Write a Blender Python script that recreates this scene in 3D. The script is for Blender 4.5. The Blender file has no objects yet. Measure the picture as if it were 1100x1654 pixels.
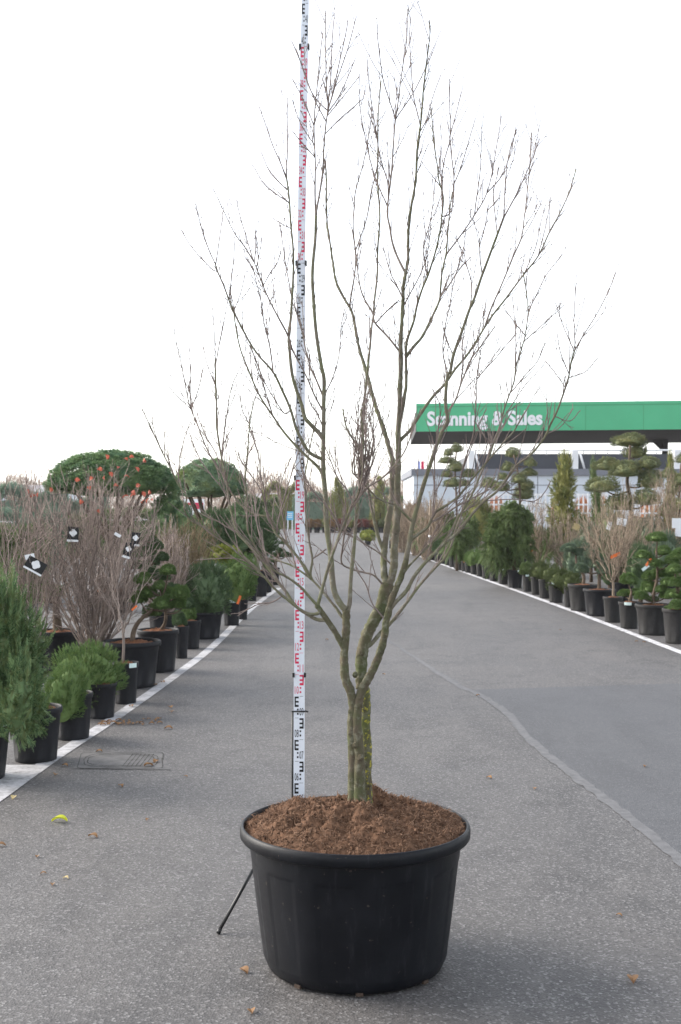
import bpy, bmesh, math, random
import numpy as np
from mathutils import Vector, Matrix
R = math.radians
scene = bpy.context.scene
COL = scene.collection

# ------------------------------------------------------------------ camera, sky, sun, exposure
F, CX, CY, CH = 1900.0, 550.0, 827.0, 1.85       # focal length and centre in photo pixels, eye height in metres
cam_d = bpy.data.cameras.new('camera'); cam = bpy.data.objects.new('camera', cam_d); COL.objects.link(cam)
cam.location = (0, 0, CH); cam.rotation_euler = (R(90), 0, 0)
cam_d.sensor_fit = 'HORIZONTAL'; cam_d.sensor_width = 24.0; cam_d.lens = 24.0 * F / 1100.0
cam_d.clip_start = 0.1; cam_d.clip_end = 3000
cam_d.dof.use_dof = True; cam_d.dof.focus_distance = 4.9; cam_d.dof.aperture_fstop = 9.0
scene.camera = cam

SUN_EL, SUN_AZ = R(30), R(-70)                   # sun low on the left, a little beyond the scene
world = bpy.data.worlds.new('World'); scene.world = world; world.use_nodes = True
nt = world.node_tree; nt.nodes.clear()
sky = nt.nodes.new('ShaderNodeTexSky'); sky.sky_type = 'NISHITA'; sky.sun_disc = False
sky.sun_elevation = SUN_EL; sky.sun_rotation = SUN_AZ
sky.air_density = 1.0; sky.dust_density = 1.6; sky.ozone_density = 1.0
hs = nt.nodes.new('ShaderNodeHueSaturation'); hs.inputs['Saturation'].default_value = 0.28
bg = nt.nodes.new('ShaderNodeBackground'); bg.inputs['Strength'].default_value = 0.15
wo = nt.nodes.new('ShaderNodeOutputWorld')
nt.links.new(sky.outputs[0], hs.inputs['Color']); nt.links.new(hs.outputs[0], bg.inputs['Color']); nt.links.new(bg.outputs[0], wo.inputs['Surface'])
sun_d = bpy.data.lights.new('sun', 'SUN'); sun_d.energy = 1.35; sun_d.angle = R(35); sun_d.color = (1.0, 0.9, 0.78)
sun = bpy.data.objects.new('sun', sun_d); COL.objects.link(sun)
sd = Vector((math.cos(SUN_EL) * math.sin(SUN_AZ), math.cos(SUN_EL) * math.cos(SUN_AZ), math.sin(SUN_EL)))
sun.rotation_euler = sd.to_track_quat('Z', 'Y').to_euler(); sun.location = (-20, 10, 20)
scene.view_settings.view_transform = 'Standard'; scene.view_settings.look = 'None'
scene.view_settings.exposure = 1.63; scene.view_settings.gamma = 1.0; scene.view_settings.use_curve_mapping = False
scene.cycles.max_bounces = 6; scene.cycles.transparent_max_bounces = 8

# ------------------------------------------------------------------ pixel <-> place
def P(px, py, D): return np.array([(px - CX) * D / F, D, CH + (CY - py) * D / F])
def G(px, py):                                    # the ground point under a pixel
    D = F * CH / (py - CY); return np.array([(px - CX) * D / F, D, 0.0])
def gD(py): return F * CH / (py - CY)

# ------------------------------------------------------------------ mesh helpers
def mesh_np(name, V, T, smooth=True):
    V = np.asarray(V, np.float32); T = np.asarray(T, np.int32)
    me = bpy.data.meshes.new(name)
    me.vertices.add(len(V)); me.vertices.foreach_set('co', V.ravel())
    me.loops.add(T.size); me.loops.foreach_set('vertex_index', T.ravel())
    me.polygons.add(len(T))
    me.polygons.foreach_set('loop_start', np.arange(0, T.size, T.shape[1], dtype=np.int32))
    me.polygons.foreach_set('loop_total', np.full(len(T), T.shape[1], np.int32))
    me.polygons.foreach_set('use_smooth', np.full(len(T), smooth))
    me.update(calc_edges=True); me.validate()
    return me
class MB:                                         # collects triangles of one mesh
    def __init__(s): s.v = []; s.t = []; s.n = 0
    def add(s, V, T):
        V = np.asarray(V, float).reshape(-1, 3); T = np.asarray(T, int).reshape(-1, 3)
        s.v.append(V); s.t.append(T + s.n); s.n += len(V)
    def quad(s, a, b, c, d): s.add([a, b, c, d], [[0, 1, 2], [0, 2, 3]])
    def box(s, lo, hi, M=None):
        (x0, y0, z0), (x1, y1, z1) = lo, hi
        V = np.array([[x0,y0,z0],[x1,y0,z0],[x1,y1,z0],[x0,y1,z0],[x0,y0,z1],[x1,y0,z1],[x1,y1,z1],[x0,y1,z1]], float)
        if M is not None: V = V @ np.array(M)[:3,:3].T + np.array(M)[:3,3]
        q = [[0,3,2,1],[4,5,6,7],[0,1,5,4],[1,2,6,5],[2,3,7,6],[3,0,4,7]]
        s.add(V, [t for a,b,c,d in q for t in ([a,b,c],[a,c,d])])
    def tube(s, pts, rad, n=6, cap=True):
        V, T = tube(pts, rad, n, cap); s.add(V, T)
    def bar(s, a, b, r, n=6): s.tube([a, b], [r, r], n)
    def lathe(s, prof, n=32, ang=None, c=(0,0,0)):
        prof = np.asarray(prof, float); th = np.arange(n) * 2 * math.pi / n
        V = np.zeros((len(prof), n, 3))
        k = np.ones((len(prof), n)) if ang is None else ang(prof, th)
        V[:,:,0] = prof[:,0:1] * k * np.cos(th) + c[0]; V[:,:,1] = prof[:,0:1] * k * np.sin(th) + c[1]; V[:,:,2] = prof[:,1:2] + c[2]
        T = []
        for i in range(len(prof) - 1):
            for j in range(n):
                a = i*n+j; b = i*n+(j+1) % n; d = a+n; e = b+n
                T += [[a,b,e],[a,e,d]]
        s.add(V.reshape(-1,3), T)
    def mesh(s, name, smooth=True, origin=(0,0,0)):
        return mesh_np(name, np.concatenate(s.v) - np.asarray(origin), np.concatenate(s.t), smooth)
    def build(s, name, mat, parent=None, smooth=True):
        o = None
        org = parent.get('_o', (0,0,0)) if parent is not None else (0,0,0)
        me = s.mesh(name, smooth, np.array(org)); return link(name, me, mat, parent)
def tube(pts, rad, n=6, cap=True):
    p = np.asarray(pts, float); m = len(p); rad = np.asarray(rad, float)
    tg = np.gradient(p, axis=0); tg /= np.linalg.norm(tg, axis=1)[:,None] + 1e-12
    u = np.cross(tg[0], [0.31, 0.9, 0.17]);
    if np.linalg.norm(u) < 1e-3: u = np.cross(tg[0], [1,0,0])
    u /= np.linalg.norm(u); th = np.arange(n) * 2 * math.pi / n
    V = np.zeros((m, n, 3)); c = np.cos(th)[:,None]; sn = np.sin(th)[:,None]
    for i in range(m):
        u = u - tg[i] * np.dot(u, tg[i]); u /= np.linalg.norm(u) + 1e-12; w = np.cross(tg[i], u)
        V[i] = p[i] + rad[i] * (c * u + sn * w)
    V = V.reshape(-1, 3); T = []
    j = np.arange(n); k = (j + 1) % n
    for i in range(m - 1):
        a = i*n + j; b = i*n + k
        T.append(np.stack([a, b, b + n], 1)); T.append(np.stack([a, b + n, a + n], 1))
    T = np.concatenate(T)
    if cap:
        V = np.concatenate([V, p[:1], p[-1:]]); q = m*n
        T = np.concatenate([T, np.stack([k, j, np.full(n, q)], 1), np.stack([(m-1)*n + j, (m-1)*n + k, np.full(n, q+1)], 1)])
    return V, T
def link(name, me, mat=None, parent=None):
    if mat is not None and not me.materials: me.materials.append(mat)
    o = bpy.data.objects.new(name, me); COL.objects.link(o)
    if parent is not None: o.parent = parent
    return o
def inst(name, me, parent, loc=(0,0,0), scale=(1,1,1), rz=0.0, mat=None):   # another object on shared mesh data, placed in its thing
    o = bpy.data.objects.new(name, me); COL.objects.link(o); o.parent = parent
    org = np.array(parent['_o']) if '_o' in parent else np.zeros(3)
    o.location = Vector(np.asarray(loc, float) - org); o.scale = scale; o.rotation_euler = (0, 0, rz)
    if mat is not None:
        if not me.materials: me.materials.append(mat)
        if me.materials[0] != mat:
            o.material_slots[0].link = 'OBJECT'; o.material_slots[0].material = mat
    return o
def tag(o, label, cat, group=None, kind=None):
    o['label'] = label; o['category'] = cat
    if group: o['group'] = group
    if kind: o['kind'] = kind
    return o
def thing(name, loc, label, cat, group=None):
    o = bpy.data.objects.new(name, None); COL.objects.link(o); o.location = Vector(loc); o.empty_display_size = 0.1
    o['_o'] = tuple(float(v) for v in loc)
    return tag(o, label, cat, group)
def struct(o): o['kind'] = 'structure'; return o
def stuffpart(o): o['kind'] = 'stuff'; return o
def smooth_path(p, k=4):
    p = np.asarray(p, float)
    if len(p) < 3: return np.array([p[0] + (p[-1] - p[0]) * t for t in np.linspace(0, 1, k + 1)])
    q = np.concatenate([[2*p[0]-p[1]], p, [2*p[-1]-p[-2]]]); out = []
    for i in range(1, len(q) - 2):
        for t in np.arange(k) / k:
            a, b, c, d = q[i-1], q[i], q[i+1], q[i+2]
            out.append(0.5 * (2*b + (c-a)*t + (2*a-5*b+4*c-d)*t*t + (3*b-a-3*c+d)*t**3))
    out.append(p[-1]); return np.array(out)

# ------------------------------------------------------------------ materials (all procedural)
def nodes(name):
    m = bpy.data.materials.new(name); m.use_nodes = True; t = m.node_tree
    b = t.nodes['Principled BSDF']; return m, t, b
def N(t, kind, **kw):
    n = t.nodes.new(kind)
    for k, v in kw.items():
        if k in n.inputs.keys(): n.inputs[k].default_value = v
        else: setattr(n, k, v)
    return n
def ramp(t, src, stops):
    r = t.nodes.new('ShaderNodeValToRGB'); e = r.color_ramp.elements
    while len(e) < len(stops): e.new(0.5)
    for el, (p, c) in zip(e, stops): el.position = p; el.color = (*c, 1) if len(c) == 3 else c
    t.links.new(src, r.inputs[0]); return r.outputs[0]
def mixc(t, fac, a, b):
    m = t.nodes.new('ShaderNodeMix'); m.data_type = 'RGBA'
    for s, v in ((m.inputs[0], fac), (m.inputs[6], a), (m.inputs[7], b)):
        if hasattr(v, 'is_linked'): t.links.new(v, s)
        else: s.default_value = v if isinstance(v, (int, float)) else (*v, 1)
    return m.outputs[2]
def noise(t, scale, detail=4, rough=0.6, co='Object', dist=0.0):
    tc = t.nodes.new('ShaderNodeTexCoord'); n = t.nodes.new('ShaderNodeTexNoise')
    n.inputs['Scale'].default_value = scale; n.inputs['Detail'].default_value = detail; n.inputs['Roughness'].default_value = rough; n.inputs['Distortion'].default_value = dist
    t.links.new(tc.outputs[co], n.inputs['Vector']); return n.outputs['Fac']
def bump(t, b, h, strength=0.3, dist=0.01):
    n = t.nodes.new('ShaderNodeBump'); n.inputs['Strength'].default_value = strength; n.inputs['Distance'].default_value = dist
    t.links.new(h, n.inputs['Height']); t.links.new(n.outputs[0], b.inputs['Normal'])
def M_plain(name, c, rough=0.6, var=0.15, scale=20, spec=0.4, bmp=0.0, co='Object', metal=0.0):
    m, t, b = nodes(name); f = noise(t, scale, co=co)
    c = np.array(c); col = ramp(t, f, [(0.3, tuple(c * (1 - var))), (0.7, tuple(np.minimum(c * (1 + var), 1)))])
    t.links.new(col, b.inputs['Base Color']); b.inputs['Roughness'].default_value = rough
    b.inputs['Specular IOR Level'].default_value = spec; b.inputs['Metallic'].default_value = metal
    if bmp: bump(t, b, f, bmp, 0.01)
    return m
def M_foliage(name, c1, c2, c3=None, scale=6.0, rough=0.65):
    m, t, b = nodes(name); g = t.nodes.new('ShaderNodeNewGeometry')
    f = noise(t, scale, 2)
    c1, c2 = tuple(np.array(c1)*1.12), tuple(np.array(c2)*1.12)
    a = mixc(t, g.outputs['Random Per Island'], c1, c2)
    if c3 is not None: a = mixc(t, ramp(t, f, [(0.45, (0,0,0)), (0.7, (1,1,1))]), a, c3)
    t.links.new(a, b.inputs['Base Color']); b.inputs['Roughness'].default_value = rough; b.inputs['Specular IOR Level'].default_value = 0.25
    tr = t.nodes.new('ShaderNodeBsdfTranslucent'); t.links.new(a, tr.inputs['Color'])
    mx = t.nodes.new('ShaderNodeMixShader'); mx.inputs[0].default_value = 0.25
    out = t.nodes['Material Output']
    t.links.new(b.outputs[0], mx.inputs[1]); t.links.new(tr.outputs[0], mx.inputs[2]); t.links.new(mx.outputs[0], out.inputs['Surface'])
    return m
def M_asphalt(name, base, speck, dark, warm):
    m, t, b = nodes(name)
    big = noise(t, 0.28, 6, 0.65, dist=.6); mid = noise(t, 1.7, 8, 0.7, dist=.5); fine = noise(t, 150, 3, 0.7)
    tc = t.nodes.new('ShaderNodeTexCoord'); vo = t.nodes.new('ShaderNodeTexVoronoi'); vo.inputs['Scale'].default_value = 100
    t.links.new(tc.outputs['Object'], vo.inputs['Vector'])
    c = mixc(t, ramp(t, big, [(0.35, (0,0,0)), (0.65, (1,1,1))]), base, warm)
    c = mixc(t, ramp(t, mid, [(0.3, (0.75,)*3), (0.5, (0,0,0))]), c, dark)
    mp = t.nodes.new('ShaderNodeMapping'); mp.inputs['Scale'].default_value = (1.5, 0.33, 1); ns = t.nodes.new('ShaderNodeTexNoise'); ns.inputs['Scale'].default_value = 1.1; ns.inputs['Detail'].default_value = 7; ns.inputs['Roughness'].default_value = .7; ns.inputs['Distortion'].default_value = .5
    t.links.new(tc.outputs['Object'], mp.inputs[0]); t.links.new(mp.outputs[0], ns.inputs['Vector'])
    c = mixc(t, ramp(t, ns.outputs['Fac'], [(0.33, (0.7,)*3), (0.50, (0,0,0))]), c, tuple(np.array(base)*.62))
    sep = t.nodes.new('ShaderNodeSeparateColor'); t.links.new(vo.outputs['Color'], sep.inputs[0])
    c = mixc(t, ramp(t, sep.outputs[0], [(0.72, (0,0,0)), (1.0, (0.9,)*3)]), c, speck)
    c = mixc(t, ramp(t, sep.outputs[1], [(0.6, (0,0,0)), (1.0, (0.75,)*3)]), c, dark)
    c = mixc(t, ramp(t, fine, [(0.35, (0.5,)*3), (0.6, (0,0,0))]), c, dark)
    t.links.new(c, b.inputs['Base Color']); b.inputs['Roughness'].default_value = 0.68; b.inputs['Specular IOR Level'].default_value = 0.5
    bump(t, b, vo.outputs['Distance'], 0.5, 0.004)
    return m
MAT = {}
MAT['asphalt'] = M_asphalt('asphalt', (0.080,0.078,0.080), (0.24,0.235,0.235), (0.030,0.029,0.030), (0.118,0.110,0.105))
MAT['patch'] = M_asphalt('asphalt_patch', (0.070,0.072,0.079), (0.125,0.125,0.13), (0.046,0.047,0.052), (0.079,0.08,0.085))
MAT['seam'] = M_plain('seam_tar', (0.115,0.116,0.122), 0.85, 0.22, 14)
def M_paint(name='road_paint', k=1.0):
    m, t, b = nodes(name)
    w = noise(t, 9, 8, 0.75); f = noise(t, 60, 4, 0.7)
    c = mixc(t, ramp(t, w, [(0.36, (1,1,1)), (0.56, (0,0,0))]), tuple(np.array((0.44,0.44,0.46))*k), (0.19,0.19,0.195))
    c = mixc(t, ramp(t, f, [(0.3, (0.7,)*3), (0.45, (0,0,0))]), c, (0.3,0.3,0.3))
    t.links.new(c, b.inputs['Base Color']); b.inputs['Roughness'].default_value = 0.7; return m
MAT['paint'] = M_paint(); MAT['paint_new'] = M_paint('road_paint_fresh', 1.4)
def M_plastic(name, c, rough=0.42):
    m, t, b = nodes(name); f = noise(t, 5, 6, 0.7); g = noise(t, 60, 3, 0.6)
    c = np.array(c); col = mixc(t, ramp(t, f, [(0.45, (0,0,0)), (0.75, (0.8,)*3)]), tuple(c), tuple(c * 1.7 + 0.003))
    t.links.new(col, b.inputs['Base Color'])
    tc = t.nodes.new('ShaderNodeTexCoord'); mp = t.nodes.new('ShaderNodeMapping'); mp.inputs['Scale'].default_value = (9, 9, .8); sn = t.nodes.new('ShaderNodeTexNoise'); sn.inputs['Scale'].default_value = 4; sn.inputs['Detail'].default_value = 6; sn.inputs['Roughness'].default_value = .75
    t.links.new(tc.outputs['Object'], mp.inputs[0]); t.links.new(mp.outputs[0], sn.inputs['Vector'])
    col = mixc(t, ramp(t, sn.outputs['Fac'], [(0.56, (0,0,0)), (0.72, (0.55,)*3)]), col, tuple(c * 2.2 + np.array([.016,.015,.014])))
    sp = noise(t, 45, 2, .5); col = mixc(t, ramp(t, sp, [(0.70, (0,0,0)), (0.76, (0.7,)*3)]), col, (.06,.05,.042)); t.links.new(col, b.inputs['Base Color'])
    r = ramp(t, f, [(0.3, (rough - 0.06,)*3), (0.7, (rough + 0.18,)*3)]); t.links.new(r, b.inputs['Roughness'])
    b.inputs['Specular IOR Level'].default_value = 0.22; bump(t, b, g, 0.06, 0.004); return m
MAT['tub'] = M_plastic('tub_plastic', (0.0035,0.0042,0.0065), 0.42)
MAT['pot'] = M_plastic('pot_plastic', (0.008,0.0085,0.011), 0.5)
MAT['pot_grey'] = M_plastic('pot_plastic_grey', (0.018,0.0175,0.018), 0.6)
MAT['mulch'] = M_plain('mulch_brown', (0.115,0.066,0.042), 0.95, 0.5, 35, 0.1, 0.6)
MAT['fibre'] = M_foliage('mulch_fibre', (0.075,0.040,0.025), (0.235,0.145,0.095), None, 10, 0.95)
MAT['barkmulch'] = M_plain('bark_mulch', (0.15,0.07,0.04), 0.95, 0.5, 14, 0.1, 0.5)
def M_bark(name, base, green, pale, ysp):
    m, t, b = nodes(name)
    a = noise(t, 9, 6, 0.7, dist=0.4); c_ = noise(t, 38, 5, 0.7); d = noise(t, 70, 3, 0.6)
    c = mixc(t, ramp(t, a, [(0.38, (0,0,0)), (0.62, (1,1,1))]), base, green)
    c = mixc(t, ramp(t, c_, [(0.52, (0,0,0)), (0.68, (0.85,)*3)]), c, pale)
    if ysp is not None: c = mixc(t, ramp(t, d, [(0.56, (0,0,0)), (0.63, (0.9,)*3)]), c, ysp)
    dk = noise(t, 22, 6, 0.75); c = mixc(t, ramp(t, dk, [(0.3, (0.8,)*3), (0.45, (0,0,0))]), c, tuple(np.array(base) * 0.35))
    t.links.new(c, b.inputs['Base Color']); b.inputs['Roughness'].default_value = 0.9; b.inputs['Specular IOR Level'].default_value = 0.15
    bump(t, b, c_, 0.9, 0.008); return m
MAT['bark'] = M_bark('bark_trunk', (0.105,0.086,0.062), (0.082,0.094,0.045), (0.20,0.20,0.15), None)
MAT['bark_moss'] = M_bark('bark_mossy', (0.10,0.085,0.06), (0.10,0.11,0.045), (0.19,0.19,0.13), (0.36,0.33,0.05))
MAT['limb'] = M_bark('bark_limb', (0.155,0.135,0.105), (0.15,0.155,0.09), (0.26,0.25,0.215), None)
MAT['branch'] = M_plain('bark_branch', (0.20,0.165,0.142), 0.85, 0.3, 12, 0.2)
MAT['twig'] = M_plain('bark_twig', (0.19,0.152,0.138), 0.8, 0.3, 8, 0.2)
MAT['shrub_brown'] = M_foliage('shrub_brown', (.12,.094,.083), (.43,.355,.315), None, 4, .85)
MAT['shrub_olive'] = M_foliage('shrub_olive', (.08,.062,.035), (.27,.21,.13), None, 4, .85)
MAT['shrub_beige'] = M_foliage('shrub_beige', (.13,.10,.075), (.42,.34,.26), None, 4, .85)
MAT['far_twig'] = M_plain('far_twig', (0.30,0.22,0.17), 0.9, 0.2, 1, 0.1)
MAT['pinebark'] = M_plain('pine_bark', (0.10,0.075,0.055), 0.9, 0.4, 16, 0.2, 0.5)
MAT['white'] = M_plain('white_plastic', (0.72,0.76,0.83), 0.45, 0.04, 6)
MAT['mark_black'] = M_plain('mark_black', (0.012,0.012,0.014), 0.5, 0.1, 10)
MAT['mark_red'] = M_plain('mark_red', (0.62,0.022,0.085), 0.5, 0.08, 10)
MAT['black'] = M_plain('black_metal', (0.012,0.012,0.013), 0.4, 0.2, 15, 0.5)
MAT['card'] = M_plain('card_white', (0.75,0.76,0.78), 0.5, 0.05, 10)
MAT['orange'] = M_plain('tag_orange', (0.75,0.16,0.03), 0.5, 0.1, 10)
MAT['mint'] = M_plain('label_mint', (0.6,0.72,0.70), 0.5, 0.08, 10)
MAT['redleaf'] = M_foliage('red_leaf', (0.26,0.045,0.04), (0.42,0.13,0.08), None, 5)
MAT['dryleaf'] = M_foliage('dry_leaf', (0.14,0.07,0.035), (0.27,0.16,0.08), None, 5)
MAT['yleaf'] = M_foliage('yellow_leaf', (0.45,0.45,0.03), (0.40,0.45,0.04), None, 5)
MAT['paleleaf'] = M_foliage('pale_leaf', (0.5,0.42,0.22), (0.45,0.36,0.18), None, 5)
MAT['mugo'] = M_foliage('mugo_needles', (0.04,0.088,0.032), (0.155,0.235,0.078), (0.14,0.20,0.062), 5)
MAT['mugo_y'] = M_foliage('mugo_yellow', (0.16,0.19,0.035), (0.27,0.28,0.06), (0.1,0.15,0.04), 4)
MAT['pine'] = M_foliage('pine_needles', (0.035, 0.0688, 0.0375), (0.1187, 0.175, 0.0875), (0.0813, 0.1313, 0.05), 5)
MAT['pine_blue'] = M_foliage('pine_blue', (0.046, 0.0805, 0.0575), (0.1725, 0.23, 0.161), (0.138, 0.1898, 0.0978), 3)
MAT['dome'] = M_foliage('dome_needles', (0.0975, 0.1725, 0.0825), (0.225, 0.315, 0.1425), (0.1125, 0.2025, 0.1275), 2.2)
MAT['dome2'] = M_foliage('dome_needles_blue', (0.1008, 0.1783, 0.1162), (0.217, 0.31, 0.1938), (0.248, 0.2945, 0.1162), 2.0)
MAT['sequoia'] = M_foliage('sequoia_leaves', (0.03,0.068,0.03), (0.17,0.26,0.115), (0.13,0.155,0.055), 5)
MAT['yew'] = M_foliage('yew_leaves', (0.045,0.065,0.025), (0.10,0.125,0.045), None, 5)
MAT['darkconifer'] = M_foliage('dark_conifer', (0.06, 0.102, 0.042), (0.168, 0.222, 0.084), (0.09, 0.12, 0.048), 3)
MAT['gold'] = M_foliage('gold_conifer', (0.13,0.145,0.045), (0.28,0.27,0.09), (0.12,0.15,0.05), 1.5)
MAT['niwaki'] = M_foliage('niwaki_needles', (0.069, 0.092, 0.0517), (0.23, 0.2587, 0.1323), (0.276, 0.2702, 0.115), 2.0)
MAT['hedge_blue'] = M_foliage('hedge_blue', (0.096, 0.156, 0.12), (0.204, 0.276, 0.204), (0.12, 0.192, 0.108), 0.8)
MAT['rust'] = M_foliage('rust_shrub', (0.12,0.065,0.03), (0.22,0.13,0.05), None, 1)
MAT['redshrub'] = M_foliage('red_shrub', (0.10,0.03,0.03), (0.2,0.06,0.05), None, 1)
# ------------------------------------------------------------------ ground
def sheet(name, pts, z, mat, parent=None):
    bm = bmesh.new(); bm.faces.new([bm.verts.new((p[0], p[1], z)) for p in pts]); bmesh.ops.recalc_face_normals(bm, faces=bm.faces)
    if list(bm.faces)[0].normal.z < 0: bmesh.ops.reverse_faces(bm, faces=bm.faces)
    me = bpy.data.meshes.new(name); bm.to_mesh(me); bm.free(); return link(name, me, mat, parent)
struct(sheet('asphalt_ground', [(-700,-60),(700,-60),(700,900),(-700,900)], 0.0, MAT['asphalt']))
seam_px = [(618,1029),(660,1056),(690,1075),(722,1095),(750,1112),(772,1121),(797,1136),(820,1153),(836,1172),(850,1190),(876,1212),(905,1236),(932,1258),(960,1277),(992,1302),(1020,1322),(1060,1357),(1100,1393),(1180,1470),(1300,1590)]
seam = np.array([G(*p) for p in seam_px]); rr = random.Random(5)
tl = G(765,1114); tr_ = G(1100,1104)
d = (tr_ - tl) / np.linalg.norm(tr_ - tl); far = tl + d * 14
pp = [tl] + [far, far + np.array([2,-12,0])] + list(seam[::-1][:15])
struct(sheet('repaired_asphalt', pp, 0.0015, MAT['patch']))
def strip(name, path, w, z, mat, jit=0.0):
    path = np.asarray(path); tg = np.gradient(path, axis=0); nn = np.stack([tg[:,1], -tg[:,0], 0*tg[:,0]], 1); nn /= np.linalg.norm(nn, axis=1)[:,None]
    ww = np.array([w * (1 + jit * rr.uniform(-1, 1)) for _ in path]) if np.isscalar(w) else np.asarray(w)
    L = path + nn * ww[:,None] / 2; Rr = path - nn * ww[:,None] / 2
    mb = MB()
    for i in range(len(path) - 1):
        a, b, c, e = L[i].copy(), L[i+1].copy(), Rr[i+1].copy(), Rr[i].copy()
        for q in (a, b, c, e): q[2] = z
        mb.quad(a, e, c, b)
    return struct(mb.build(name, mat, None, False))
dense = smooth_path(seam, 5); dense += np.random.default_rng(3).normal(0, 0.007, dense.shape) * [1,1,0]
wv = np.interp(np.arange(len(dense)), [0, 15, 30, len(dense)], [0.05, 0.09, 0.085, 0.08]) * np.random.default_rng(4).uniform(0.75, 1.2, len(dense))
strip('asphalt_seam', dense, wv, 0.003, MAT['seam'])
strip('asphalt_joint', smooth_path(np.array([G(*p) for p in [(470,925),(500,948),(540,978),(580,1005),(618,1029)]]), 6), 0.04, 0.002, MAT['seam'], 0.3)
# painted edge lines
lp = [G(-140,1386), G(0,1285), G(90,1222), G(188,1158), G(286,1089), G(345,1043), G(393,995), G(425,968), G(451,950)]
lp = np.array(lp); strip('painted_line', smooth_path(lp, 5), 0.12, 0.004, MAT['paint'], 0.03)
rp = np.array([G(1230,1101), G(1100,1054), G(980,1008), G(860,963.5), G(760,928), G(662,893), G(640,885)])
strip('painted_line', smooth_path(rp, 5), 0.125, 0.004, MAT['paint_new'], 0.03)
struct(sheet('painted_line', [G(-60,1236), G(56,1236), G(62,1243), G(30,1262), G(-60,1302)], 0.003, MAT['paint']))
# drain cover with grooves
dc = thing('drain_cover', G(198,1229), 'worn rectangular drain cover set in the asphalt beside the painted line', 'drain cover')
mb = MB(); cnr = [G(128,1215), G(262,1215), G(276,1244), G(118,1242)]
def ringpath(k, n=10):
    c = sum(cnr) / 4; out = []
    for i in range(4):
        a = c + (cnr[i] - c) * k; b = c + (cnr[(i+1) % 4] - c) * k
        for t in np.arange(n) / n: out.append(a + (b - a) * t)
    out = np.array(out); cc = out.mean(0); return out
mt = MAT['black']
pl = sheet('cover_plate', [np.array(p) - np.array(dc['_o']) for p in cnr], 0.0035, M_plain('cover_iron', (0.10,0.098,0.098), 0.7, 0.35, 9), dc)
grv = M_plain('cover_groove', (0.05,0.048,0.047), 0.9, 0.3, 12)
cc_ = sum(cnr) / 4; ex = (cnr[1] - cnr[0]) / 2; ey = (cnr[0] - cnr[3]) / 2; rgd = np.random.default_rng(12)
def groove_line(pts, w):
    mb = MB(); pts = np.asarray(pts) + [0,0,.005]
    for a, b in zip(pts[:-1], pts[1:]):
        t_ = (b - a) / (np.linalg.norm(b - a) + 1e-9); n_ = np.array([t_[1], -t_[0], 0]) * w * rgd.uniform(.5, 1.3); mb.quad(a - n_, b - n_, b + n_, a + n_)
    mb.build('groove', grv, dc, False)
for kx, ky, pw in ((.97,.95,.12),(.86,.80,.55),(.78,.68,.7)):
    th_ = np.linspace(0, 6.2832, 49); groove_line([cc_ + ex*kx*np.sign(math.cos(a))*abs(math.cos(a))**pw + ey*ky*np.sign(math.sin(a))*abs(math.sin(a))**pw + rgd.normal(0,.003,3)*[1,1,0] for a in th_], .0045)
for k in range(6):
    a, b = cc_ + ex*(.25+.1*k) + ey*.75, cc_ + ex*(.05+.1*k) - ey*.75; groove_line([a + (b-a)*u for u in np.linspace(0,1,8)], .004)
# ------------------------------------------------------------------ foliage templates (unit size, shared)
def needles(pts, dirs, ln, wd, per, spread, rg):
    n = len(pts); p = np.repeat(pts, per, 0); d = np.repeat(dirs, per, 0) + spread * rg.normal(0, 1, (n*per, 3))
    d /= np.linalg.norm(d, axis=1)[:,None]; s = np.cross(d, rg.normal(0, 1, d.shape)); s /= np.linalg.norm(s, axis=1)[:,None]
    l = ln * rg.uniform(0.65, 1.2, (n*per, 1))
    V = np.stack([p - s*wd/2, p + s*wd/2, p + d*l], 1).reshape(-1, 3); T = np.arange(n*per*3).reshape(-1, 3); return V, T
def sphere_dirs(n, rg, zmin):
    out = []
    z = rg.uniform(zmin, 1, n); a = rg.uniform(0, 2*math.pi, n); r = np.sqrt(1 - z*z)
    return np.stack([r*np.cos(a), r*np.sin(a), z], 1)
def lump(d, rg, amp):
    k = np.ones(len(d))
    for _ in range(5):
        f = rg.normal(0, 2.6, 3); k += amp * np.sin(d @ f + rg.uniform(0, 6.3)) / 2
    return k
def core(mb, r, zb, rg_seed, amp, n=14):
    rg = np.random.default_rng(rg_seed); d = []
    th = np.linspace(0, math.pi, n); ph = np.arange(2*n) * math.pi / n
    D_ = np.array([[math.sin(a)*math.cos(b), math.sin(a)*math.sin(b), math.cos(a)] for a in th for b in ph])
    k = lump(D_, rg, amp); V = D_ * (r * k)[:,None]; V[:,2] = np.where(V[:,2] < 0, V[:,2]*zb, V[:,2]); T = []
    m = 2*n
    for i in range(n - 1):
        for j in range(m):
            a = i*m+j; b = i*m+(j+1) % m; T += [[a, a+m, b+m], [a, b+m, b]]
    mb.add(V, T)
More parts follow.
